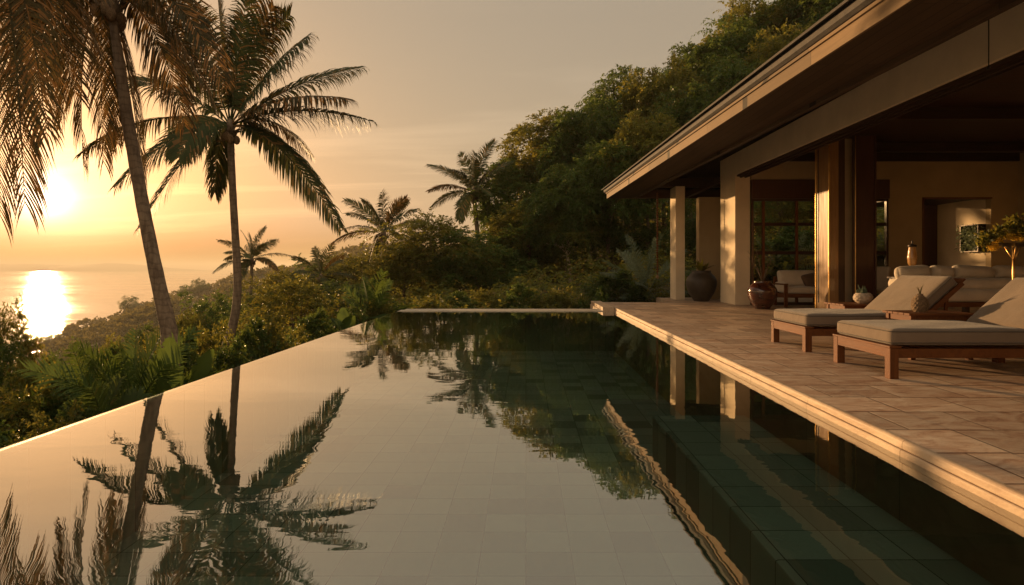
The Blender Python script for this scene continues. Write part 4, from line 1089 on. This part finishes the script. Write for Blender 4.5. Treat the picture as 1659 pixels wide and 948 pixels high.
def rtips(crown, L, n, seed, top=5):
    """fronds all round a far palm: arching upright ones, then level, then drooping"""
    rg = random.Random(seed); out = []; c = Vector(crown)
    for k in range(n):
        a = k * 2.39996 + rg.uniform(-.25, .25); u = k / (n - 1); el = 82 - 84 * u + rg.uniform(-6, 6)
        l = L * rg.uniform(.9, 1.1); q = Vector((math.cos(a), math.sin(a) * .8, 0))
        ctl = c + q * l * .55 * math.cos(R(el)) + Vector((0, 0, l * .55 * math.sin(R(el))))
        e2 = el - 38 - 22 * u
        tip = ctl + q * l * .5 * math.cos(R(e2)) + Vector((0, 0, l * .5 * math.sin(R(e2))))
        out.append((tip, ctl))
    return out
# the slender palm
YA = 16.2
cA = at(373, 212, YA); bx = at(352, 592, YA); bA = Vector((bx.x, YA, tz(bx.x, YA) - .1))
TA = [(604, 197, -1.0, 470, 160, -.4), (583, 110, .9, 470, 128, .3), (497, 60, -.8, 425, 120, -.2), (443, 10, .6, 392, 90, .2), (402, -12, -.5, 384, 90, -.1),
      (352, -14, .5, 362, 95, .2), (305, 12, -.6, 338, 95, -.2), (552, 370, -.4, 452, 205, -.2), (226, 368, .3, 318, 210, .1), (136, 246, .8, 250, 162, .3),
      (348, 312, 1.6, 352, 215, 1.0), (525, 305, 1.4, 438, 196, .7), (560, 160, -1.6, 455, 142, -.7), (470, 25, 1.4, 408, 92, .5), (190, 300, -1.0, 300, 190, -.4), (482, 262, 1.8, 425, 180, .9), (262, 78, .9, 312, 110, .3), (205, 128, -1.1, 282, 130, -.5), 
      (500, 245, 2.0, 440, 172, 1.0), (290, 255, -1.6, 322, 175, -.9)]
palm('coconut_palm', 'slender palm with a full fan shaped crown and slightly curved trunk by the pool edge', bA, cA, (.42, 0, 0), ptips(YA, TA), 1.15, .043, 116, .85, .122, .088, 'tall coconut palms by the pool edge', 3, segs=4, path=(YA, [(352, 600), (362, 575), (374, 545), (383, 510), (386, 460), (381, 380), (377, 310), (373, 212)]))
# the thick leaning palm
YB = 10.9
cB = at(176, 10, YB); bx = at(282, 560, YB); bB = Vector((bx.x, YB, tz(bx.x, YB) - .1))
TB = [(362, 138, -.6, 285, -62, -.3), (345, 165, -1.2, 262, -30, -.6), (318, 120, -1.6, 245, -45, -.8), (300, 205, .4, 250, -5, .2), (330, 60, .9, 262, -70, .4), (135, 268, .6, 120, 30, .3), (232, 292, .9, 205, 60, .4), (168, 262, -.5, 158, 20, -.3), (60, 130, -.6, 100, -60, -.3),
      (30, 30, .8, 90, -80, .4), (250, -160, 0, 210, -120, 0), (120, -180, .4, 150, -110, .2), (300, 175, 1.5, 262, -20, .8),
      (100, 195, 1.2, 118, -20, .7), (190, 235, 1.6, 190, 30, 1.0), (60, -60, -1.2, 110, -100, -.6)]
palm('coconut_palm', 'thick trunked palm leaning over the slope with long golden fronds hanging from above the picture', bB, cB, (-.10, 0, 0), ptips(YB, TB), 1.12, .024, 112, .85, .128, .098, 'tall coconut palms by the pool edge', 5, 'palm_gold', segs=4, path=(YB, [(284, 570), (275, 540), (261, 480), (244, 400), (227, 310), (211, 220), (198, 140), (176, 10)]))
# the palm outside the picture whose fronds hang in at its edge
YC = 7.6
cC = at(-12, -75, YC); bC = Vector((-8.6, YC, tz(-8.6, YC) - .1))
TC = [(40, 330, -1.6, 22, -60, -1.2), (0, 350, -.6, -2, -40, -.6), (150, 60, -.4, 70, -130, -.2), (-60, 300, -1.0, -40, -60, -.7), (120, 150, .9, 65, -90, .5), (75, 215, -1.4, 45, -70, -1.0), (95, -140, .3, 45, -160, .1),
      (-150, 100, .5, -90, -120, .2), (-180, -60, -.5, -100, -150, -.2), (-60, -200, .3, -40, -160, .1), (-90, 230, 1.2, -60, -50, .8), (20, -210, -.7, 5, -160, -.4), (135, -40, -1.6, 62, -130, -.8)]
palm('coconut_palm', 'palm outside the picture edge whose dark fronds hang in before the setting sun', bC, cC, (-.2, 0, 0), ptips(YC, TC), 1.05, .021, 104, .6, .14, .13, 'tall coconut palms by the pool edge', 9, 'palm_gold', segs=4)
# far palms
G = 'palms rising from the trees beyond the pool'
for px, py, Y, L, seed, lb, dx in ((408, 424, 45, 2.9, 21, 'smallest far palm, standing against the sea right of the slender trunk', -.4), (621, 384, 41, 3.7, 22, 'middle far palm, rising beside the spreading olive tree', .3), (768, 318, 43, 4.2, 23, 'tallest far palm, rising beside the jungle with a gold tinted heart', 1.0)):
    c = at(px, py, Y); g = tz(c.x + dx, Y)
    palm('coconut_palm', lb, (c.x + dx, Y, g), c, (-.15 * dx, 0, 0), rtips(c, L, 16, seed), .22 * L + .05, .018 * L, 70, .62, .05 * L, .038 * L, G, seed, 'palm', 2, 4)
c = at(520, 452, 42); palm('coconut_palm', 'short bushy palm in the dark trees between the small and the middle far palm', (c.x, 42, tz(c.x, 42)), c, (.1, 0, 0), rtips(c, 2.6, 14, 25), .7, .06, 48, .5, .13, .11, G, 25, 'palm', 2, 0)

# garden plants with big leaves below the pool edge
def fan_plant(label, px, py, Y, L, n, seed, m='leaf_fresh', leaf=.30, spread=70, name='palm_shrub', cat='palm shrub', nl=34, hang=.25, wd=.026):
    p = at(px, py, Y); g = p.z; t = thing(name, label, cat, (p.x, Y, g)); rg = random.Random(seed); c = Vector((p.x, Y, g))
    for k in range(n):
        a = k * 2.4 + rg.uniform(-.3, .3); el = 88 - spread * (k / max(1, n - 1)) + rg.uniform(-6, 6); l = L * rg.uniform(.8, 1.1); q = Vector((math.cos(a), math.sin(a), 0))
        ctl = c + q * l * .5 * math.cos(R(el)) + Vector((0, 0, l * .5 * math.sin(R(el)))); e2 = el - 28
        tip = ctl + q * l * .55 * math.cos(R(e2)) + Vector((0, 0, l * .55 * math.sin(R(e2))))
        link('frond', quad_mesh('frond', frond_mesh(c, ctl, tip, nl, leaf * rg.uniform(.85, 1.1), wd, hang, rg, c, 2, start=.22)), M[m], t)
    return t
fan_plant('green feather leaved palm shrub with upright fronds, beside the banana leaves', 216, 684, 8.4, 1.45, 13, 31, leaf=.45, spread=60)
fan_plant('lower palm shrub with arching fronds, further from the banana leaves', 150, 690, 8.6, 1.25, 13, 32, leaf=.42, spread=75)
fan_plant('small palm shrub low in the shade at the pool edge', 170, 706, 7.2, .7, 10, 33, 'leaf_a', .28, 80)
fan_plant('feathery palm shrub at the far pool corner', 600, 520, 18, 1.5, 14, 34, leaf=.42, spread=85, wd=.035)
fan_plant('grey green feathery cycad in the garden left of the outer column', 1048, 478, 23, 2.4, 24, 35, 'leaf_c', .42, 92, 'cycad', 'cycad', 40, .5, .035)
fan_plant('small grey cycad behind the stone ledge', 1010, 488, 22.5, 1.3, 18, 36, 'leaf_c', .3, 95, 'cycad', 'cycad', 30, .5, .03)
fan_plant('fern like plant in the lower panes of the glazed bay', 1272, 470, 24, 2.5, 20, 37, 'leaf_c', .4, 85, 'cycad', 'cycad', 30, .4, .035)
def blade(P0, P1, P2, W_, rg, off, fold=.25, n=16, rip=.0):
    P0, P1, P2 = (Vector(p) - Vector(off) for p in (P0, P1, P2)); b = MB(); rows = []
    hd = (P2 - P0); sd = Vector((1, .25, 0)) if abs(hd.x) < .6 * hd.length else Vector((.3, 1, 0)); sd.normalize()
    for i in range(n + 1):
        u = i / n; p = P0 * (1 - u) ** 2 + P1 * 2 * u * (1 - u) + P2 * u * u; t = ((P1 - P0) * 2 * (1 - u) + (P2 - P1) * 2 * u).normalized(); s = (sd - t * sd.dot(t)).normalized(); nn = s.cross(t)
        lu = max(0, (u - .22) / .78); w = W_ * (math.sin(math.pi * min(1, lu ** .75)) ** .7 if 0 < lu < 1 else 0.0) + .012
        row = []
        for k in (-1, -.66, -.33, 0, .33, .66, 1):
            row.append(b.bm.verts.new(p + s * w * k + nn * (abs(k) * w * fold + (.016 if i % 2 else -.016) * abs(k) * (W_ / .15))))
        rows.append(row)
    for i, (r0, r1) in enumerate(zip(rows, rows[1:])):
        for k in range(6):
            if rip and rg.random() < rip and k in (0, 5): continue
            b.bm.faces.new((r0[k], r0[k + 1], r1[k + 1], r1[k]))
    return b
def banana(label, px, py, Y, leaves, seed):
    p = at(px, py, Y); t = thing('banana_plant', label, 'plant', p); rg = random.Random(seed)
    b = MB(); b.tube([(0, 0, -.5), (0, 0, .0), (.01, 0, .25)], [.05, .045, .03], 10); b.build('stem', M['leaf_fresh'], t, smooth=True)
    for (tx, ty, dy, wpx) in leaves:
        q = at(tx, ty, Y + dy); c = p.lerp(q, .55) + Vector(((p.x - q.x) * .25, 0, .08 * (q - p).length))
        bl = blade(p, c, q, wpx * Y / F, rg, p, .22, 34, .03); bl.build('leaf', M['leaf_fresh'], t, smooth=True)
    return t
banana('banana plant with one broad upright leaf before the thick palm trunk', 277, 665, 8.2, [(274, 546, .1, 19), (258, 612, -.2, 11), (296, 608, .3, 10)], 41)
banana('banana plant with a narrow slanting leaf beside the slender palm foot', 308, 655, 8.6, [(346, 566, .0, 12), (322, 585, .3, 8), (300, 612, -.1, 7)], 42)
banana('broad leaved plant at the far part of the pool edge', 556, 545, 14.5, [(535, 515, .1, 9), (575, 512, 0, 10), (555, 498, .2, 9), (590, 530, -.3, 8)], 43)
banana('big leaved ginger plant behind the rain chain', 1178, 480, 23, [(1160, 400, 0, 9), (1185, 390, .3, 10), (1200, 420, -.2, 10), (1150, 430, .1, 9)], 44)

# ------------------------------------------------------------------ what nobody could count: ground cover, and the woods of the headland
rg = np.random.default_rng(12)
def scatter(n, pxa, pxb, ra, rb):
    a = np.arctan2(rg.uniform(pxa, pxb, n) - VX, F); r = np.exp(rg.uniform(math.log(ra), math.log(rb), n)); return r * np.sin(a), r * np.cos(a), r
x, y, r = scatter(26000, -260, 1500, 5, 75)
ok = ~((x > -4.35) & (y < 18.0)) & ~((x > 2.0) & (y < 21.9)) & ~((x > -4.4) & (x < 2.2) & (y < 17.9))
x, y, r = x[ok], y[ok], r[ok]
lump = .5 + .5 * np.sin(x * 1.1 + np.sin(y * .7) * 2) * np.cos(y * .9 + x * .3)
hgt = (.15 + .55 * lump) * np.clip(r / 14, .55, 3.0) * rg.uniform(.1, 1, len(x))
P = np.stack([x, y, terr(x, y) + hgt], 1); D = unit(rg.normal(size=P.shape) + UP * .5); sz = np.clip(r * .016, .16, 1.2)
V = sprays(rg, P, D, sz * 1.6, 6, (sz * .62)[:, None], (sz * .17)[:, None], .35)
tag(link('undergrowth', quad_mesh('undergrowth', V), M['leaf_b']), kind='stuff')
# headland woods: many small crowns, each a cluster of leaf tufts
x, y, r = scatter(5200, -330, 760, 95, 800)
z = terr(x, y); ok = z > SEA + 1.0; x, y, z, r = x[ok], y[ok], z[ok], r[ok]
Rr = rg.uniform(1.6, 3.6, len(x)) * np.clip(r / 330, .55, 1.5)
Vs = []
for xi, yi, zi, ri, di in zip(x, y, z, Rr, r):
    n = 46; q = unit(rg.normal(size=(n, 3))); q[:, 2] = np.abs(q[:, 2]) * .9
    p = np.array([xi, yi, zi + ri * .5]) + q * ri * rg.uniform(.55, 1.05, (n, 1)) * np.array([1, 1, .85])
    d = unit(q + rg.normal(0, .6, (n, 3))); s = ri * .34
    Vs.append(leaf_quads(p, d, unit(rg.normal(size=(n, 3))), s * 1.5, s * .6))
tag(link('headland_woods', quad_mesh('headland_woods', np.concatenate(Vs)), M['far_leaf']), kind='stuff')
# single trees standing out on the headland ridge
GH = 'single trees on the headland ridge'
for px, yt, Y, w, lb in ((165, 538, 470, 50, 'umbrella shaped tree low on the headland against the glittering water'), (232, 492, 520, 36, 'round tree on the headland ridge above the sandbar'), (322, 452, 540, 26, 'lone round tree on the headland ridge right of the thick palm trunk'),
                         (300, 462, 540, 20, 'smaller round tree next to the lone one on the ridge'), (72, 540, 470, 60, 'flat topped tree at the tip of the headland in the glare'), (210, 480, 540, 26, 'flat topped tree leaning out on the headland ridge'), (500, 422, 560, 14, 'tiny round tree on the ridge right of the small far palm')):
    plant('tree_b', 'ridge_tree', lb, 'tree', px, yt, Y, w, GH)
